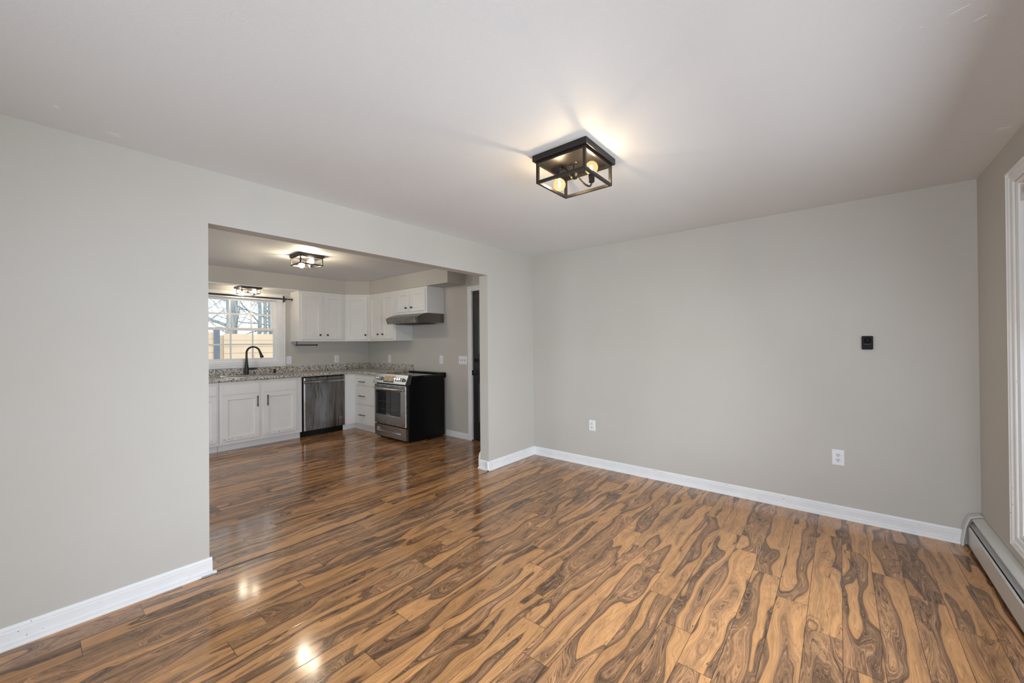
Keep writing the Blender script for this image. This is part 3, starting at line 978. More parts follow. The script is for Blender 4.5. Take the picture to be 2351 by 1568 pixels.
# -- sink
sk = thing('kitchen_sink', 'stainless steel double-bowl sink set in the countertop under the window', 'sink', (-3.455, -1.95, ZT1))
b = MB()
z = ZT1
rx0, rx1, ry0, ry1 = SX0 - 0.015, SX1 + 0.02, SY0 - 0.02, SY1 + 0.02
mid = -1.95
for q in ((rx0, SX0 + 0.03, ry0, ry1), (SX1 - 0.03, rx1, ry0, ry1), (SX0 + 0.03, SX1 - 0.03, ry0, SY0 + 0.03), (SX0 + 0.03, SX1 - 0.03, SY1 - 0.03, ry1), (SX0 + 0.03, SX1 - 0.03, mid - 0.02, mid + 0.02)):
    b.box(*q, z, z + 0.009)
b.build('rim', M['sink'], sk, bevel=0.0025)
for y0, y1 in ((SY0 + 0.03, mid - 0.02), (mid + 0.02, SY1 - 0.03)):
    b = MB()
    x0, x1 = SX0 + 0.03, SX1 - 0.03
    for q in ((x0 - 0.003, x0, y0, y1), (x1, x1 + 0.003, y0, y1), (x0, x1, y0 - 0.003, y0), (x0, x1, y1, y1 + 0.003)):
        b.box(*q, z - 0.19, z)
    b.box(x0, x1, y0, y1, z - 0.193, z - 0.19)
    b.build('basin', M['sink'], sk)

# -- faucet
fc = thing('kitchen_faucet', 'matte black gooseneck pull-down faucet behind the sink', 'faucet', (-3.705, -1.985, ZT1))
fx, fy = -3.715, -1.985
MB().box(fx - 0.026, fx + 0.026, fy - 0.125, fy + 0.125, ZT1, ZT1 + 0.010).build('base_plate', M['black'], fc, bevel=0.004)
b = MB().lathe((fx, fy, ZT1 + 0.010), Z, [(0.028, 0), (0.029, 0.03), (0.026, 0.10), (0.020, 0.16), (0.0145, 0.24)], 20)
b.build('body', M['black'], fc, smooth=True)
dirv = Vector((0.62, 0.785, 0)).normalized()
pts = [Vector((fx, fy, ZT1 + 0.235)), Vector((fx, fy, 1.265))]
R_ = 0.088
for k in range(1, 13):
    a = PI * k / 12 * 0.93
    pts.append(Vector((fx, fy, 1.265)) + dirv * (R_ - R_ * math.cos(a)) + Z * R_ * math.sin(a))
last = pts[-1]
tan = (pts[-1] - pts[-2]).normalized()
b = MB().tube(pts, 0.0135, 14)
b.build('spout', M['black'], fc, smooth=True)
b = MB().lathe(last, tan, [(0.0145, -0.004), (0.0155, 0.015), (0.018, 0.05), (0.024, 0.088), (0.024, 0.096), (0.0, 0.096)], 18)
b.build('spray_head', M['black'], fc, smooth=True)
b = MB().tube([(fx + 0.010, fy + 0.02, 1.030), (fx + 0.025, fy + 0.055, 1.031), (fx + 0.048, fy + 0.105, 1.033), (fx + 0.058, fy + 0.125, 1.031)], [0.014, 0.015, 0.013, 0.006], 12)
b.build('handle', M['black'], fc, smooth=True)
b = MB().lathe((-3.715, -1.610, ZT1), Z, [(0.022, 0), (0.022, 0.006), (0.015, 0.010), (0.015, 0.045), (0.017, 0.05), (0.017, 0.066), (0.0, 0.067)], 16)
sp = b.build('soap_dispenser', M['black'], smooth=True)
tag(sp, 'small black dispenser on the counter right of the faucet', 'dispenser')

# -- range
RX_0, RX_1, RYF, RYB = -2.405, -1.627, -0.690, -0.045
rg = thing('kitchen_range', 'stainless front electric range with black sides beside the drawers', 'stove', ((RX_0 + RX_1) / 2, -0.37, 0))
MB().box(RX_0, RX_1, RYF, RYB, 0.022, 0.905).build('body', M['enamel'], rg, bevel=0.003)
b = MB()
b.box(RX_1, RX_1 + 0.004, RYF + 0.012, -0.30, 0.03, 0.86)
b.box(RX_1, RX_1 + 0.003, RYF + 0.03, RYB - 0.02, 0.868, 0.900)
b.build('side_panel', M['enamel'], rg, bevel=0.0015)
b = MB()
b.prism([(RX_0 - 0.004, RYF + 0.03, 0.905), (RX_1 + 0.004, RYF + 0.03, 0.905), (RX_1 + 0.004, RYB, 0.905), (RX_0 - 0.004, RYB, 0.905)], (0, 0, 0.024))
b.build('cooktop', M['blackglass'], rg, bevel=0.004)
b = MB()
b.box(RX_0 + 0.02, RX_1 + 0.004, RYB - 0.075, RYB + 0.03, 0.9295, 0.946)
b.box(RX_0 + 0.02, RX_1 + 0.006, RYB + 0.006, RYB + 0.032, 0.870, 0.940)
b.build('rear_vent', M['enamel'], rg, bevel=0.006)
# sloping control panel
b = MB()
cp = [(RYF + 0.03, 0.812), (-0.742, 0.812), (-0.746, 0.820), (-0.690, 0.945), (-0.655, 0.950), (RYF + 0.06, 0.930)]
b.prism([(RX_0 - 0.012, yy, zz) for yy, zz in cp], (RX_1 - RX_0 + 0.020, 0, 0))
pan = b.build('control_panel', M['steel'], rg, bevel=0.003)
sl = Vector((0, 0.056, 0.125)).normalized()
nn = Vector((0, -0.125, 0.056)).normalized()
c0 = Vector((0, -0.720, 0.877))
for kx in (-2.305, -2.255, -2.205, -1.850, -1.795, -1.745, -1.690):
    big = kx in (-2.205, -1.690)
    bb = MB().lathe(Vector((kx, 0, 0)) + c0, nn, [(0.026, 0), (0.026, 0.004), (0.021, 0.007), (0.0195, 0.03), (0.017, 0.034), (0.0, 0.034)], 18)
    kn = part(bb.build('knob', M['darksteel'] if big else M['chrome'], pan, smooth=True), 'round metal control knob')
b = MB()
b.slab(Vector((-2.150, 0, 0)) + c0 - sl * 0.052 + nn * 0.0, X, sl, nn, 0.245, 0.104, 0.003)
part(b.build('display', M['displayglint'], pan), 'dark clock display with a painted amber reflection')
# oven door
b = MB()
b.box(RX_0 + 0.004, RX_1 - 0.006, -0.728, RYF - 0.001, 0.222, 0.795)
od = b.build('oven_door', M['steel'], rg, bevel=0.005)
MB().box(-2.355, -1.755, -0.7305, -0.7275, 0.360, 0.705).build('oven_window', M['ovenglass'], od, bevel=0.001)
b = MB()
for z in (0.44, 0.55):
    b.box(-2.28, -1.80, -0.7312, -0.7306, z, z + 0.003)
b.box(-2.320, -2.314, -0.7312, -0.7306, 0.40, 0.67)
part(b.build('oven_rack', M['darksteel'], od), 'oven rack lines showing through the glass')
part(MB().box(-2.355, -1.755, -0.7312, -0.7275, 0.352, 0.3595).build('window_trim', M['chrome'], od), 'bright strip under the oven window')
for x0, x1 in ((-2.38, -2.27), (-2.22, -2.08), (-2.02, -1.90), (-1.85, -1.80), (-1.74, -1.66)):
    MB().box(x0, x1, -0.7286, -0.7276, 0.776, 0.783).build('door_vent', M['slot'], od)
hp = []
for k in range(15):
    q = k / 14
    hp.append((-2.375 + q * 0.715, -0.748 - 0.030 * math.sin(PI * q), 0.738))
b = MB().tube(hp, [0.014] + [0.0215] * 13 + [0.014], 16)
for q in (hp[0], hp[-1]):
    b.tube([(q[0], -0.724, 0.738), (q[0], -0.752, 0.738)], 0.012, 10)
part(b.build('handle', M['steel'], od, smooth=True), 'bowed steel oven handle')
mR = Matrix(((1, 0, 0, -2.055), (0, 0, -1, -0.7308), (0, 1, 0, 0.376), (0, 0, 0, 1)))
text_mesh('logo', 'FRIGIDAIRE', 0.020, mR, M['chrome'], od, 0.0004)
b = MB()
b.box(RX_0 + 0.004, RX_1 - 0.006, -0.724, RYF - 0.001, 0.045, 0.110)
b.box(RX_0 + 0.004, RX_1 - 0.006, -0.724, RYF - 0.001, 0.168, 0.210)
b.box(RX_0 + 0.004, -2.345, -0.724, RYF - 0.001, 0.110, 0.168)
b.box(-1.755, RX_1 - 0.006, -0.724, RYF - 0.001, 0.110, 0.168)
b.box(-2.345, -1.755, -0.700, RYF - 0.001, 0.110, 0.168)
bmesh.ops.remove_doubles(b.bm, verts=b.bm.verts, dist=0.0004)
wd_ = b.build('drawer', M['steel'], rg)
b = MB().prism([(-2.344, -0.7235, 0.108), (-2.344, -0.727, 0.113), (-2.344, -0.716, 0.130), (-2.344, -0.7005, 0.134), (-2.344, -0.7005, 0.108)], (0.588, 0, 0))
part(b.build('drawer_pull', M['chrome'], wd_), 'bright recessed pull lip')
b = MB()
MB().box(RX_0 + 0.01, RX_1 - 0.01, RYF - 0.004, RYF + 0.01, 0.795, 0.812).build('panel_gap', M['slot'], rg)
for xx in (RX_0 + 0.06, RX_1 - 0.06):
    for yy in (RYF + 0.05, RYB - 0.05):
        MB().lathe((xx, yy, 0), Z, [(0.018, 0), (0.018, 0.008), (0.010, 0.012), (0.010, 0.024)], 12).build('foot', M['enamel'], rg)

# -- wall cabinets
UZ0, UZ1 = 1.430, 2.220
UF = KX + 0.32
uc = thing('wall_cabinet', 'white two-door wall cabinet right of the kitchen window', 'cabinet', (UF, -0.98, UZ0), 'white wall cabinets')
MB().box(KX + 0.001, UF, -1.350, -0.6107, UZ0, UZ1).build('body', M['cab'], uc, bevel=0.001)
for a, c, ky in ((-1.318, -1.002, -1.040), (-0.962, -0.662, -0.922)):
    d = MB().shaker((UF + 0.0002, a, 1.462), Y, Z, X, c - a, 0.718, 0.019, 0.056, 0.010).build('door', M['cab'], uc)
    knob(d, (UF + 0.019, ky, 1.532), X)
cc = thing('wall_cabinet', 'white single-door angled wall cabinet in the kitchen corner', 'cabinet', (-3.335, -0.465, UZ0), 'white wall cabinets')
b = MB()
b.prism([(KX + 0.001, -0.6093, UZ0), (UF, -0.6093, UZ0), (-3.1907, -0.32, UZ0), (-3.1907, -0.001, UZ0), (KX + 0.001, -0.001, UZ0)], (0, 0, UZ1 - UZ0))
b.build('body', M['cab'], cc, bevel=0.001)
ud = Vector((1, 1, 0)).normalized()
ndg = Vector((1, -1, 0)).normalized()
c0 = Vector((UF, -0.6093, 0))
d = MB().shaker(c0 + ud * 0.030 + ndg * 0.0002 + Z * 1.462, ud, Z, ndg, 0.340, 0.718, 0.019, 0.056, 0.010).build('door', M['cab'], cc)
knob(d, c0 + ud * 0.342 + ndg * 0.019 + Z * 1.534, ndg)
u2 = thing('wall_cabinet', 'white two-door wall cabinet between the corner and the range hood', 'cabinet', (-2.82, -0.32, UZ0), 'white wall cabinets')
MB().box(-3.1893, -2.452, -0.32, -0.001, UZ0, UZ1).build('body', M['cab'], u2, bevel=0.001)
for a, c, kx in ((-3.165, -2.845, -2.905), (-2.803, -2.492, -2.768)):
    d = MB().shaker((a, -0.3202, 1.462), X, Z, -Y, c - a, 0.718, 0.019, 0.056, 0.010).build('door', M['cab'], u2)
    knob(d, (kx, -0.339, 1.538), -Y)
u3 = thing('wall_cabinet', 'short white two-door wall cabinet above the range hood', 'cabinet', (-2.06, -0.32, 1.828), 'white wall cabinets')
MB().box(-2.4507, -1.672, -0.32, -0.001, 1.828, UZ1).build('body', M['cab'], u3, bevel=0.001)
for a, c, kx in ((-2.402, -2.085, -2.140), (-2.028, -1.700, -2.000)):
    d = MB().shaker((a, -0.3202, 1.866), X, Z, -Y, c - a, 0.314, 0.019, 0.056, 0.010).build('door', M['cab'], u3)
    knob(d, (kx, -0.339, 1.925), -Y)

# -- range hood
hd = thing('range_hood', 'stainless steel under-cabinet range hood above the stove', 'range hood', (-2.06, -0.25, 1.70))
b = MB()
hp = [(-0.002, 1.694), (-0.470, 1.683), (-0.500, 1.760), (-0.480, 1.775), (-0.440, 1.795), (-0.390, 1.812), (-0.345, 1.822), (-0.300, 1.8268), (-0.002, 1.8268)]
b.prism([(-2.449, yy, zz) for yy, zz in hp], (0.775, 0, 0))
b.build('body', M['darksteel'], hd, bevel=0.0015)
fn = Vector((0, -0.077, -0.030)).normalized()
b = MB().slab((-2.447, -0.4702, 1.6835), X, Vector((0, -0.030, 0.077)).normalized(), fn, 0.665, 0.080, 0.0025)
part(b.build('front_strip', M['steel'], hd), 'bright front strip')
b = MB()
for q in (0.0, 0.022):
    b.slab((-1.765 + q, -0.4702, 1.6835), X, Vector((0, -0.030, 0.077)).normalized(), fn, 0.009, 0.080, 0.003)
part(b.build('front_stripe', M['chrome'], hd), 'two bright stripes')
b = MB()
b.box(-2.35, -1.78, -0.40, -0.08, 1.676, 1.6845)
b.build('filter', M['slot'], hd)
for xx in (-2.13, -2.07):
    MB().box(xx, xx + 0.03, -0.452, -0.440, 1.672, 1.6835).build('switch', M['slot'], hd)

# -- paper towel holder
pt_ = thing('paper_towel_holder', 'empty black paper towel bar under the wall cabinet', 'towel holder', (-3.60, -1.24, UZ0))
MB().tube([(-3.60, -1.335, 1.430), (-3.60, -1.335, 1.372)], 0.006, 8).build('post', M['black'], pt_, smooth=True)
MB().lathe((-3.60, -1.330, 1.430), -Z, [(0.018, 0), (0.018, 0.004), (0.0, 0.004)], 12).build('mount', M['black'], pt_)
b = MB().tube([(-3.60, -1.355, 1.372), (-3.60, -1.025, 1.372)], 0.0085, 10)
b.lathe((-3.60, -1.030, 1.372), Y, [(0.013, 0), (0.013, 0.012), (0.0, 0.012)], 12)
b.build('bar', M['black'], pt_, smooth=True)

# -- curtain rod
cr = thing('curtain_rod', 'thin black curtain rod across the top of the kitchen window', 'curtain rod', (-3.71, -2.1, 2.09))
b = MB().tube([(-3.71, -2.95, 2.090), (-3.71, -1.50, 2.090)], 0.012, 12)
b.tube([(-3.71, -1.52, 2.090), (-3.71, -1.365, 2.090)], 0.009, 12)
b.build('rod', M['black'], cr, smooth=True)
b = MB().lathe((-3.71, -1.385, 2.090), Y, [(0.009, 0), (0.012, 0.004), (0.010, 0.010), (0.012, 0.016), (0.015, 0.026), (0.015, 0.031), (0.0, 0.032)], 14)
b.build('finial', M['black'], cr, smooth=True)
b = MB()
by = -1.452
b.box(KX + 0.017, KX + 0.021, by - 0.009, by + 0.009, 2.045, 2.150)
b.tube([(KX + 0.02, by, 2.145), (-3.725, by, 2.083), (-3.700, by, 2.075), (-3.694, by, 2.100), (-3.706, by, 2.106)], 0.0045, 8)
b.tube([(KX + 0.02, by, 2.052), (-3.70, by, 2.074)], 0.0045, 8)
b.build('bracket', M['black'], cr, smooth=True)

# ------------------------------------------------------------------ ceiling lights


def bulb_parts(parent, c, ax, scale, m):
    """G-shaped glowing bulb pointing along ax, with its socket behind it"""
    ax = Vector(ax).normalized()
    c = Vector(c)
    r = 0.036 * (0.5 * scale + 0.5)
    prof = [(0.011 * scale, -0.040 * scale), (0.013 * scale, -0.030 * scale)]
    for k in range(2, 13):
        a = PI * k / 12
        prof.append((max(0.0, r * math.sin(a)) if k < 12 else 0.0, -r * math.cos(a)))
    bb = MB().lathe(c, ax, prof, 20)
    bo = part(bb.build('bulb', m, parent, smooth=True), 'glowing warm globe bulb')
    if m is M['bulb']:
        bb = MB().lathe(c, ax, [(0.004, -0.020), (0.0075, -0.014), (0.0075, 0.010), (0.004, 0.014), (0.0, 0.015)], 12)
        bb.build('filament', M['filament'], bo, smooth=True)
    bb = MB().lathe(c, ax, [(0.010 * scale, -0.082 * scale), (0.016 * scale, -0.078 * scale), (0.0175 * scale, -0.040 * scale), (0.015 * scale, -0.034 * scale), (0.0, -0.034 * scale)], 16)
    so = bb.build('socket', M['bronze'], parent, smooth=True)
    return bo, so


def cage_lamp(label, cx, cy, zc, side, fr_side, depth, can, m, scale=1.0, cross=False, bulbs=None):
    L = thing('ceiling_light', label, 'light', (cx, cy, zc), 'black cage ceiling lights')
    h, f = side / 2, fr_side / 2
    bb = MB()
    bb.box(cx - h, cx + h, cy - h, cy + h, zc - can, zc - 0.0005)
    bb.build('canopy', M['bronze'], L, bevel=0.0015)
    t_ = 0.0145 * scale
    bb = MB()
    zb, zt = zc - depth, zc - can
    for sx in (-1, 1):
        for sy in (-1, 1):
            xx, yy = cx + sx * (f - t_ / 2), cy + sy * (f - t_ / 2)
            bb.box(xx - t_ / 2, xx + t_ / 2, yy - t_ / 2, yy + t_ / 2, zb, zt)
    for z0, z1 in ((zb, zb + t_), (zt - t_, zt)):
        for sg in (-1, 1):
            e = f - t_
            bb.box(cx - e, cx + e, cy + sg * (f - t_ / 2) - t_ / 2, cy + sg * (f - t_ / 2) + t_ / 2, z0, z1)
            bb.box(cx + sg * (f - t_ / 2) - t_ / 2, cx + sg * (f - t_ / 2) + t_ / 2, cy - e, cy + e, z0, z1)
    if cross:  # thin X braces in each side
        for sg in (-1, 1):
            for a in (-1, 1):
                e = f - t_
                bb.tube([(cx - e, cy + sg * (f - t_ / 2), zb + t_ if a > 0 else zt), (cx + e, cy + sg * (f - t_ / 2), zt if a > 0 else zb + t_)], 0.002, 6)
                bb.tube([(cx + sg * (f - t_ / 2), cy - e, zb + t_ if a > 0 else zt), (cx + sg * (f - t_ / 2), cy + e, zt if a > 0 else zb + t_)], 0.002, 6)
    bb.build('cage', M['bronze'], L)
    # stem, hub and curved arms
    zh = zc - can - (depth - can) * 0.60
    bb = MB().tube([(cx, cy, zt), (cx, cy, zh)], 0.0065 * scale, 10)
    bb.lathe((cx, cy, zt), -Z, [(0.022 * scale, 0), (0.020 * scale, 0.004), (0.0, 0.005)], 16)
    bb.build('stem', M['bronze'], L, smooth=True)
    bb = MB().lathe((cx, cy, zh + 0.014 * scale), -Z, [(0.010 * scale, -0.004), (0.020 * scale, 0.0), (0.021 * scale, 0.020 * scale), (0.014 * scale, 0.028 * scale), (0.0, 0.032 * scale)], 18)
    bb.build('hub', M['bronze'], L, smooth=True)
    for dx, dy, up in bulbs:
        bc = Vector((cx + dx, cy + dy, zh + (0.012 if up else -0.028) * scale))
        ax = Vector((0, 0, 1 if up else -1))
        bulb_parts(L, bc, ax, scale, m)
        tail = bc - ax * 0.078 * scale
        ctrl = tail - ax * 0.022 * scale
        bb = MB()
        p0, p3 = Vector((cx, cy, zh)) + Vector((dx, dy, 0)).normalized() * 0.018 * scale, tail
        p1 = p0 + Vector((dx, dy, 0)) * 0.45 - ax * 0.075 * scale
        p2 = p3 - ax * 0.045 * scale
        path = []
        for k in range(13):
            q = k / 12
            path.append(p0 * (1 - q) ** 3 + p1 * 3 * q * (1 - q) ** 2 + p2 * 3 * q * q * (1 - q) + p3 * q ** 3)
        bb.tube(path, 0.005 * scale, 8)
        bb.build('arm', M['bronze'], L, smooth=True)
    return L


cage_lamp('large black open cage light on the living room ceiling', 1.783, -2.005, H, 0.345, 0.315, 0.158, 0.034, M['bulb'], 1.0, False, [(-0.095, -0.010, False), (0.115, -0.010, True)])
cage_lamp('black open cage light on the kitchen ceiling, seen through the opening', -1.945, -1.890, H, 0.285, 0.262, 0.125, 0.030, M['bulbk'], 0.80, False, [(-0.075, -0.030, False), (0.090, 0.010, True)])
cage_lamp('small black cage light under the soffit over the sink window', -3.632, -1.985, ZS - 0.0125, 0.275, 0.235, 0.095, 0.020, M['bulbs'], 0.62, True, [(-0.055, -0.060, False), (0.040, 0.060, True)])

# ------------------------------------------------------------------ outlets and switches


def plate(name, label, cat, o, u, n, w, h, m, group=None):
    """flush wall plate with bottom-left corner o"""
    o, u, n = Vector(o), Vector(u), Vector(n)
    c = o + u * w / 2 + Z * h / 2
    t_ = thing(name, label, cat, c, group)
    bb = MB()
    q = [(0, 0), (w, 0), (w, h), (0, h)]
    L0 = [bb.bm.verts.new(o + u * a + Z * b_ + n * 0.0004) for a, b_ in q]
    L1 = [bb.bm.verts.new(o + u * a + Z * b_ + n * 0.003) for a, b_ in q]
    i = 0.004
    L2 = [bb.bm.verts.new(o + u * a + Z * b_ + n * 0.006) for a, b_ in ((i, i), (w - i, i), (w - i, h - i), (i, h - i))]
    bb.bm.faces.new(L0[::-1])
    for A, B in ((L0, L1), (L1, L2)):
        for k in range(4):
            bb.bm.faces.new((A[k], A[(k + 1) % 4], B[(k + 1) % 4], B[k]))
    bb.bm.faces.new(L2)
    bb.build('plate', m, t_)
    return t_, c, u, n


def outlet(label, o, u, n, w=0.078, h=0.122, m=None):
    t_, c, u, n = plate('power_outlet', label, 'outlet', o, u, n, w, h, m or M['plastic'], 'white duplex power outlets')
    for sg in (1, -1):
        cc_ = c + Z * 0.0195 * sg + n * 0.006
        bb = MB()
        pr = []
        for k in range(28):
            a = 2 * PI * k / 28
            pr.append(cc_ + u * 0.0172 * math.cos(a) + Z * max(-0.0130, min(0.0130, 0.0172 * math.sin(a))))
        bb.prism(pr, n * 0.0022)
        rc = bb.build('receptacle', M['plastic2'], t_)
        bb = MB()
        nz = n * 0.0020
        for du, hh in ((-0.0065, 0.0085), (0.0065, 0.0068)):
            bb.slab(cc_ + u * (du - 0.0015) + Z * (0.0045 - hh / 2) + nz, u, Z, n, 0.003, hh, 0.0008)
        bb.lathe(cc_ - Z * 0.0065 + nz, n, [(0.0030, 0), (0.0030, 0.0008), (0.0, 0.0008)], 10)
        part(bb.build('slots', M['slot'], rc), 'dark plug slots')
    bb = MB().lathe(c + n * 0.006, n, [(0.0028, 0), (0.0022, 0.001), (0.0, 0.0011)], 10)
    bb.build('screw', M['plastic2'], t_)
    return t_


outlet('white power outlet on the far wall near the room corner', (0.768, 0, 0.389), X, -Y, 0.079, 0.120)
outlet('white power outlet on the far wall below the black wall box', (2.897, 0, 0.404), X, -Y, 0.077, 0.122)
outlet('white outlet above the corner counter on the window wall', (KX, -0.637, 1.068), Y, X)
outlet('narrow white outlet above the counter left of the stove', (-3.150, 0, 1.062), X, -Y)
outlet('white outlet on the wall behind and right of the stove', (-1.778, 0, 1.074), X, -Y)
ts, c, u, n = plate('wall_switch', 'white triple switch plate beside the black door', 'switch', (-1.352, 0, 1.074), X, -Y, 0.172, 0.122, M['plastic'])
for k in (-1, 0, 1):
    q = c + u * 0.046 * k + n * 0.006
    MB().slab(q - u * 0.005 - Z * 0.012, u, Z, n, 0.010, 0.024, 0.0012).build('toggle_slot', M['toggle'], ts)
    MB().tube([q, q + n * 0.013 + Z * (0.006 if k == 0 else -0.006)], [0.0042, 0.0032], 8).build('toggle', M['plastic'], ts)
sw_, c, u, n = plate('wall_switch', 'white single switch plate right of the kitchen window', 'switch', (KX, -1.413, 1.070), Y, X, 0.080, 0.128, M['plastic'])
MB().slab(c + n * 0.006 - u * 0.005 - Z * 0.012, u, Z, n, 0.010, 0.024, 0.0012).build('toggle_slot', M['plastic2'], sw_)
MB().tube([c + n * 0.006, c + n * 0.018 + Z * 0.006], [0.0042, 0.0032], 8).build('toggle', M['plastic'], sw_)

# ------------------------------------------------------------------ black wall box
bx = thing('motion_sensor', 'small black plastic box with a round lens on the far wall', 'wall sensor', (3.113, 0, 1.356))
b = MB()
w2, h2, r = 0.032, 0.0505, 0.007
pr = []
for cx_, cz_, a0 in ((w2 - r, h2 - r, 0), (-w2 + r, h2 - r, 90), (-w2 + r, -h2 + r, 180), (w2 - r, -h2 + r, 270)):
    for k in range(5):
        a = math.radians(a0 + 22.5 * k)
        pr.append((3.113 + cx_ + r * math.cos(a), -0.0005, 1.356 + cz_ + r * math.sin(a)))
b.prism(pr, (0, -0.021, 0))
body = b.build('body', M['device'], bx, bevel=0.003)
ring = [(3.113 + 0.0225 * math.cos(2 * PI * k / 32), -0.0225, 1.374 + 0.0215 * math.sin(2 * PI * k / 32)) for k in range(33)]
MB().tube(ring, 0.0025, 6, caps=False).build('lens_ring', M['black'], bx)
MB().lathe((3.113, -0.0213, 1.374), -Y, [(0.020, 0), (0.018, 0.004), (0.012, 0.0075), (0.0, 0.009)], 24).build('lens', M['device'], bx, smooth=True)
MB().box(3.095, 3.130, -0.0222, -0.0212, 1.3435, 1.3460).build('slot', M['black'], bx)

# ------------------------------------------------------------------ baseboard heater on the window wall
bh = thing('baseboard_heater', 'long off-white metal baseboard heater under the picture window', 'heater', (W, -2.6, 0))
hy0, hy1 = -5.20, -0.062
b = MB()
b.prism([(W - 0.001, hy0, 0.030), (W - 0.001, hy0, 0.212), (W - 0.008, hy0, 0.213), (W - 0.050, hy0, 0.197), (W - 0.053, hy0, 0.190), (W - 0.050, hy0, 0.189), (W - 0.010, hy0, 0.203), (W - 0.006, hy0, 0.030)], (0, hy1 - hy0, 0))
b.build('hood', M['heater'], bh)
b = MB()
b.prism([(W - 0.062, hy0, 0.022), (W - 0.070, hy0, 0.022), (W - 0.070, hy0, 0.134), (W - 0.064, hy0, 0.142), (W - 0.060, hy0, 0.140), (W - 0.064, hy0, 0.132)], (0, hy1 - 0.012 - hy0, 0))
part(b.build('front_panel', M['heater'], bh), 'flat front panel')
b = MB()
b.prism([(W - 0.016, hy0, 0.184), (W - 0.060, hy0, 0.152), (W - 0.063, hy0, 0.155), (W - 0.018, hy0, 0.187)], (0, hy1 - 0.004 - hy0, 0))
part(b.build('damper', M['damper'], bh), 'grey damper blade')
MB().box(W - 0.010, W - 0.0062, hy0, hy1, 0.03, 0.19).build('back_plate', M['heaterdark'], bh)
b = MB()
for k in range(60):
    yy = -0.10 - k * 0.03
    b.box(W - 0.056, W - 0.012, yy - 0.0006, yy + 0.0006, 0.040, 0.100)
b.tube([(W - 0.034, hy0, 0.079), (W - 0.034, hy1, 0.079)], 0.011, 10)
part(b.build('fin_tube', M['fin'], bh), 'metal fin tube inside')
b = MB()
cp = [(W - 0.001, 0.222), (W - 0.012, 0.224), (W - 0.064, 0.204), (W - 0.084, 0.140), (W - 0.101, 0.004), (W - 0.094, 0.002), (W - 0.076, 0.138), (W - 0.058, 0.196), (W - 0.012, 0.2155), (W - 0.001, 0.2135)]
b.prism([(xx, -0.072, zz) for xx, zz in cp], (0, 0.060, 0))
part(b.build('end_cap', M['heater'], bh, bevel=0.0015), 'loose flared end cap in the corner')

# ------------------------------------------------------------------ spackle patches on the ceiling (wear)
b = MB()


def streak(x0, y0, x1, y1, w_):
    a, c_ = Vector((x0, y0, H)), Vector((x1, y1, H))
    d_ = (c_ - a)
    nrm = Vector((-d_.y, d_.x, 0)).normalized() * w_
    b.prism([a, a + d_ * 0.3 + nrm, a + d_ * 0.7 + nrm * 0.7, c_, a + d_ * 0.6 - nrm * 0.6, a + d_ * 0.25 - nrm * 0.8], (0, 0, -0.0012))


for s_ in ((0.28, -3.934, 0.257, -3.91, 0.01), (0.142, -3.761, 0.137, -3.7, 0.021), (3.236, -2.07, 3.285, -2.1, 0.008), (3.309, -1.981, 3.339, -2.004, 0.006), (3.112, -2.085, 3.139, -2.127, 0.006), (3.175, -2.062, 3.184, -2.067, 0.006), (3.578, -0.862, 3.635, -0.862, 0.024)):
    streak(*s_)
sp_ = b.build('ceiling_patch', M['patch'])
tag(sp_, 'pale spackle streaks on the ceiling', 'patch', kind='structure')

# ------------------------------------------------------------------ outdoors behind the kitchen window
struct(MB().box(-60, 60, -60, 60, -0.50, -0.30).build('ground', M['lawn']), 'winter lawn around the house')
FX = -10.0
fn_ = thing('board_fence', 'pale cedar horizontal board fence behind the house', 'fence', (FX, 0, -0.3))
FZ = 1.70
for k in range(11):
    b = MB()
    z1 = FZ - k * 0.181
    zg = z1 - 0.174 + (k % 3) * 0.0015
    b.prism([(FX - 0.020, -0.62, z1 - 0.1808), (FX - 0.008, -0.62, z1 - 0.1808), (FX - 0.008, -0.62, zg), (FX + 0.014, -0.62, zg), (FX + 0.014, -0.62, z1), (FX - 0.020, -0.62, z1)], (0, 4.02, 0))
    b.build('board', M['fence'], fn_)
    b = MB()
    b.prism([(FX + 0.052, -4.5, z1 - 0.1478), (FX + 0.064, -4.5, z1 - 0.1478), (FX + 0.064, -4.5, z1 - 0.141), (FX + 0.084, -4.5, z1 - 0.141), (FX + 0.084, -4.5, z1 + 0.033), (FX + 0.052, -4.5, z1 + 0.033)], (0, 3.64, 0))
    b.build('board', M['fence'], fn_)
MB().box(FX + 0.012, FX + 0.125, -0.86, -0.735, -0.3, 1.80).build('post', M['fencepost'], fn_)
MB().box(FX - 0.10, FX - 0.021, 1.6, 1.7, -0.3, 1.66).build('post', M['fence'], fn_)
MB().box(FX - 0.12, FX - 0.021, -0.70, -0.61, -0.3, 1.66).build('post', M['fence'], fn_)

rnd = random.Random(7)


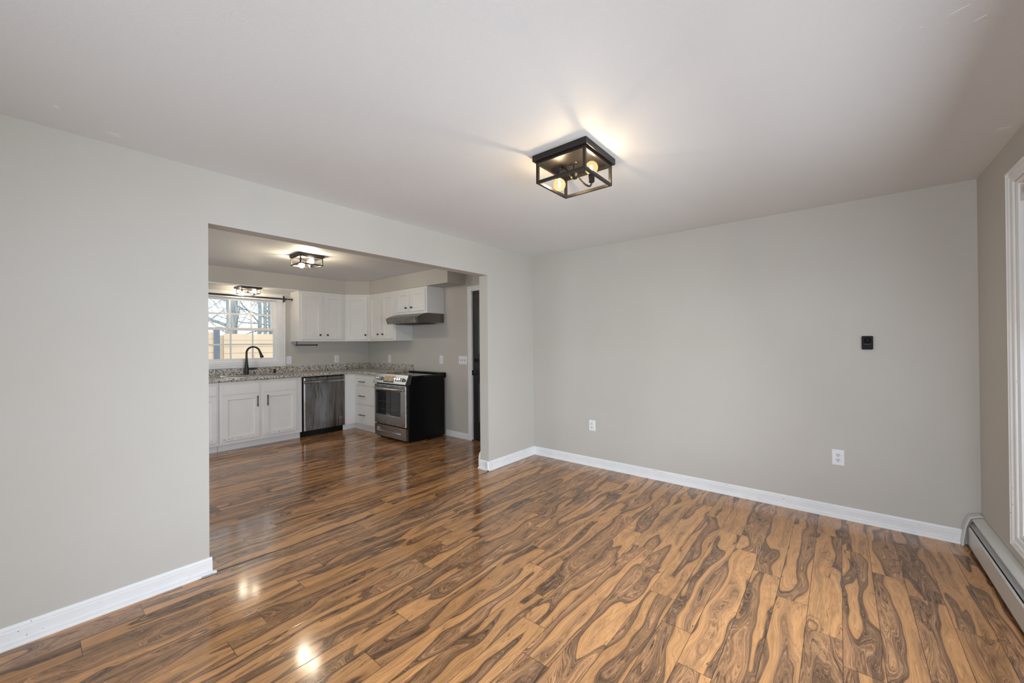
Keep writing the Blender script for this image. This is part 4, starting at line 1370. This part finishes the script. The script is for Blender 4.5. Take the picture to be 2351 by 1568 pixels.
def tree(label, x, y, r0, h, lean, forks, seed):
    rr = random.Random(seed)
    T = thing('bare_tree', label, 'tree', (x, y, -0.3), 'bare trees behind the fence')
    pts, rad = [], []
    for k in range(9):
        q = k / 8
        pts.append(Vector((x + lean[0] * q * h + rr.uniform(-1, 1) * 0.03 * h * q * 0.5, y + lean[1] * q * h + rr.uniform(-1, 1) * 0.03 * h * q * 0.5, -0.3 + h * q)))
        rad.append(r0 * (1.15 - 0.85 * q))
    MB().tube(pts, rad, 10).build('trunk', M['bark'], T, smooth=True)
    bb = MB()
    tw = MB()

    def grow(p, d, ln, r, lev):
        path, rs = [p], [r]
        dd = d.normalized()
        q = p
        for i in range(4):
            dd = (dd + Vector((rr.uniform(-1, 1), rr.uniform(-1, 1), rr.uniform(-0.7, 0.9))) * 0.22).normalized()
            q = q + dd * ln / 4
            path.append(q)
            rs.append(r * (1 - 0.2 * (i + 1)) + 0.0022)
        (bb if lev == 0 else tw).tube(path, rs, 5 if lev == 0 else 3, caps=False)
        if lev < 3:
            for i in range(rr.randint(3, 5)):
                a = rr.randint(1, 4)
                nd = (dd + Vector((rr.uniform(-1, 1), rr.uniform(-1, 1), rr.uniform(-0.5, 0.9))) * 1.0).normalized()
                grow(path[a], nd, ln * rr.uniform(0.45, 0.7), max(0.0045, rs[a] * 0.45), lev + 1)
    for i in range(forks):
        q = rr.uniform(0.22, 0.95)
        k = min(7, int(q * 8))
        p = pts[k].lerp(pts[k + 1], q * 8 - k)
        a = rr.uniform(0, 2 * PI)
        grow(p, Vector((math.cos(a), math.sin(a), rr.uniform(-0.1, 0.7))), h * rr.uniform(0.22, 0.40), rad[k] * 0.38, 0)
    bb.build('branch', M['bark'], T, smooth=True)
    o = tw.build('twigs', M['twig'], T)
    o['kind'] = 'stuff'


for args in (
        ('thick forked grey tree trunk in the middle of the kitchen window', -13.0, 0.30, 0.20, 7.0, (0.0, 0.035), 9, 1),
        ('leaning tree trunk just left of the thick forked one', -14.5, -0.80, 0.115, 8.0, (0.0, -0.045), 9, 2),
        ('straight tree trunk between the leaning and the forked one', -18.0, 0.22, 0.115, 9.0, (0.01, 0.0), 11, 3),
        ('dark slim trunk right of the forked one', -15.0, 1.92, 0.085, 8.0, (0.0, -0.012), 11, 4),
        ('dark trunk nearest the right edge of the kitchen window', -15.6, 2.48, 0.095, 8.0, (0.0, 0.006), 11, 10),
        ('pale thin birch-like tree leaning near the right window edge', -12.2, 1.42, 0.030, 6.5, (0.02, 0.075), 8, 5),
        ('thin far tree just right of the forked trunk', -21.0, 2.75, 0.085, 9.0, (0.0, 0.01), 13, 6),
        ('far tree at the right window edge', -23.0, 4.9, 0.12, 9.0, (0.0, -0.02), 13, 8),
        ('far tree at the left window edge', -24.0, 0.0, 0.12, 9.0, (0.0, 0.02), 13, 9),
        ('far slim tree behind the forked trunk', -27.0, 2.6, 0.12, 9.5, (0.0, 0.0), 14, 12)):
    tree(*args)
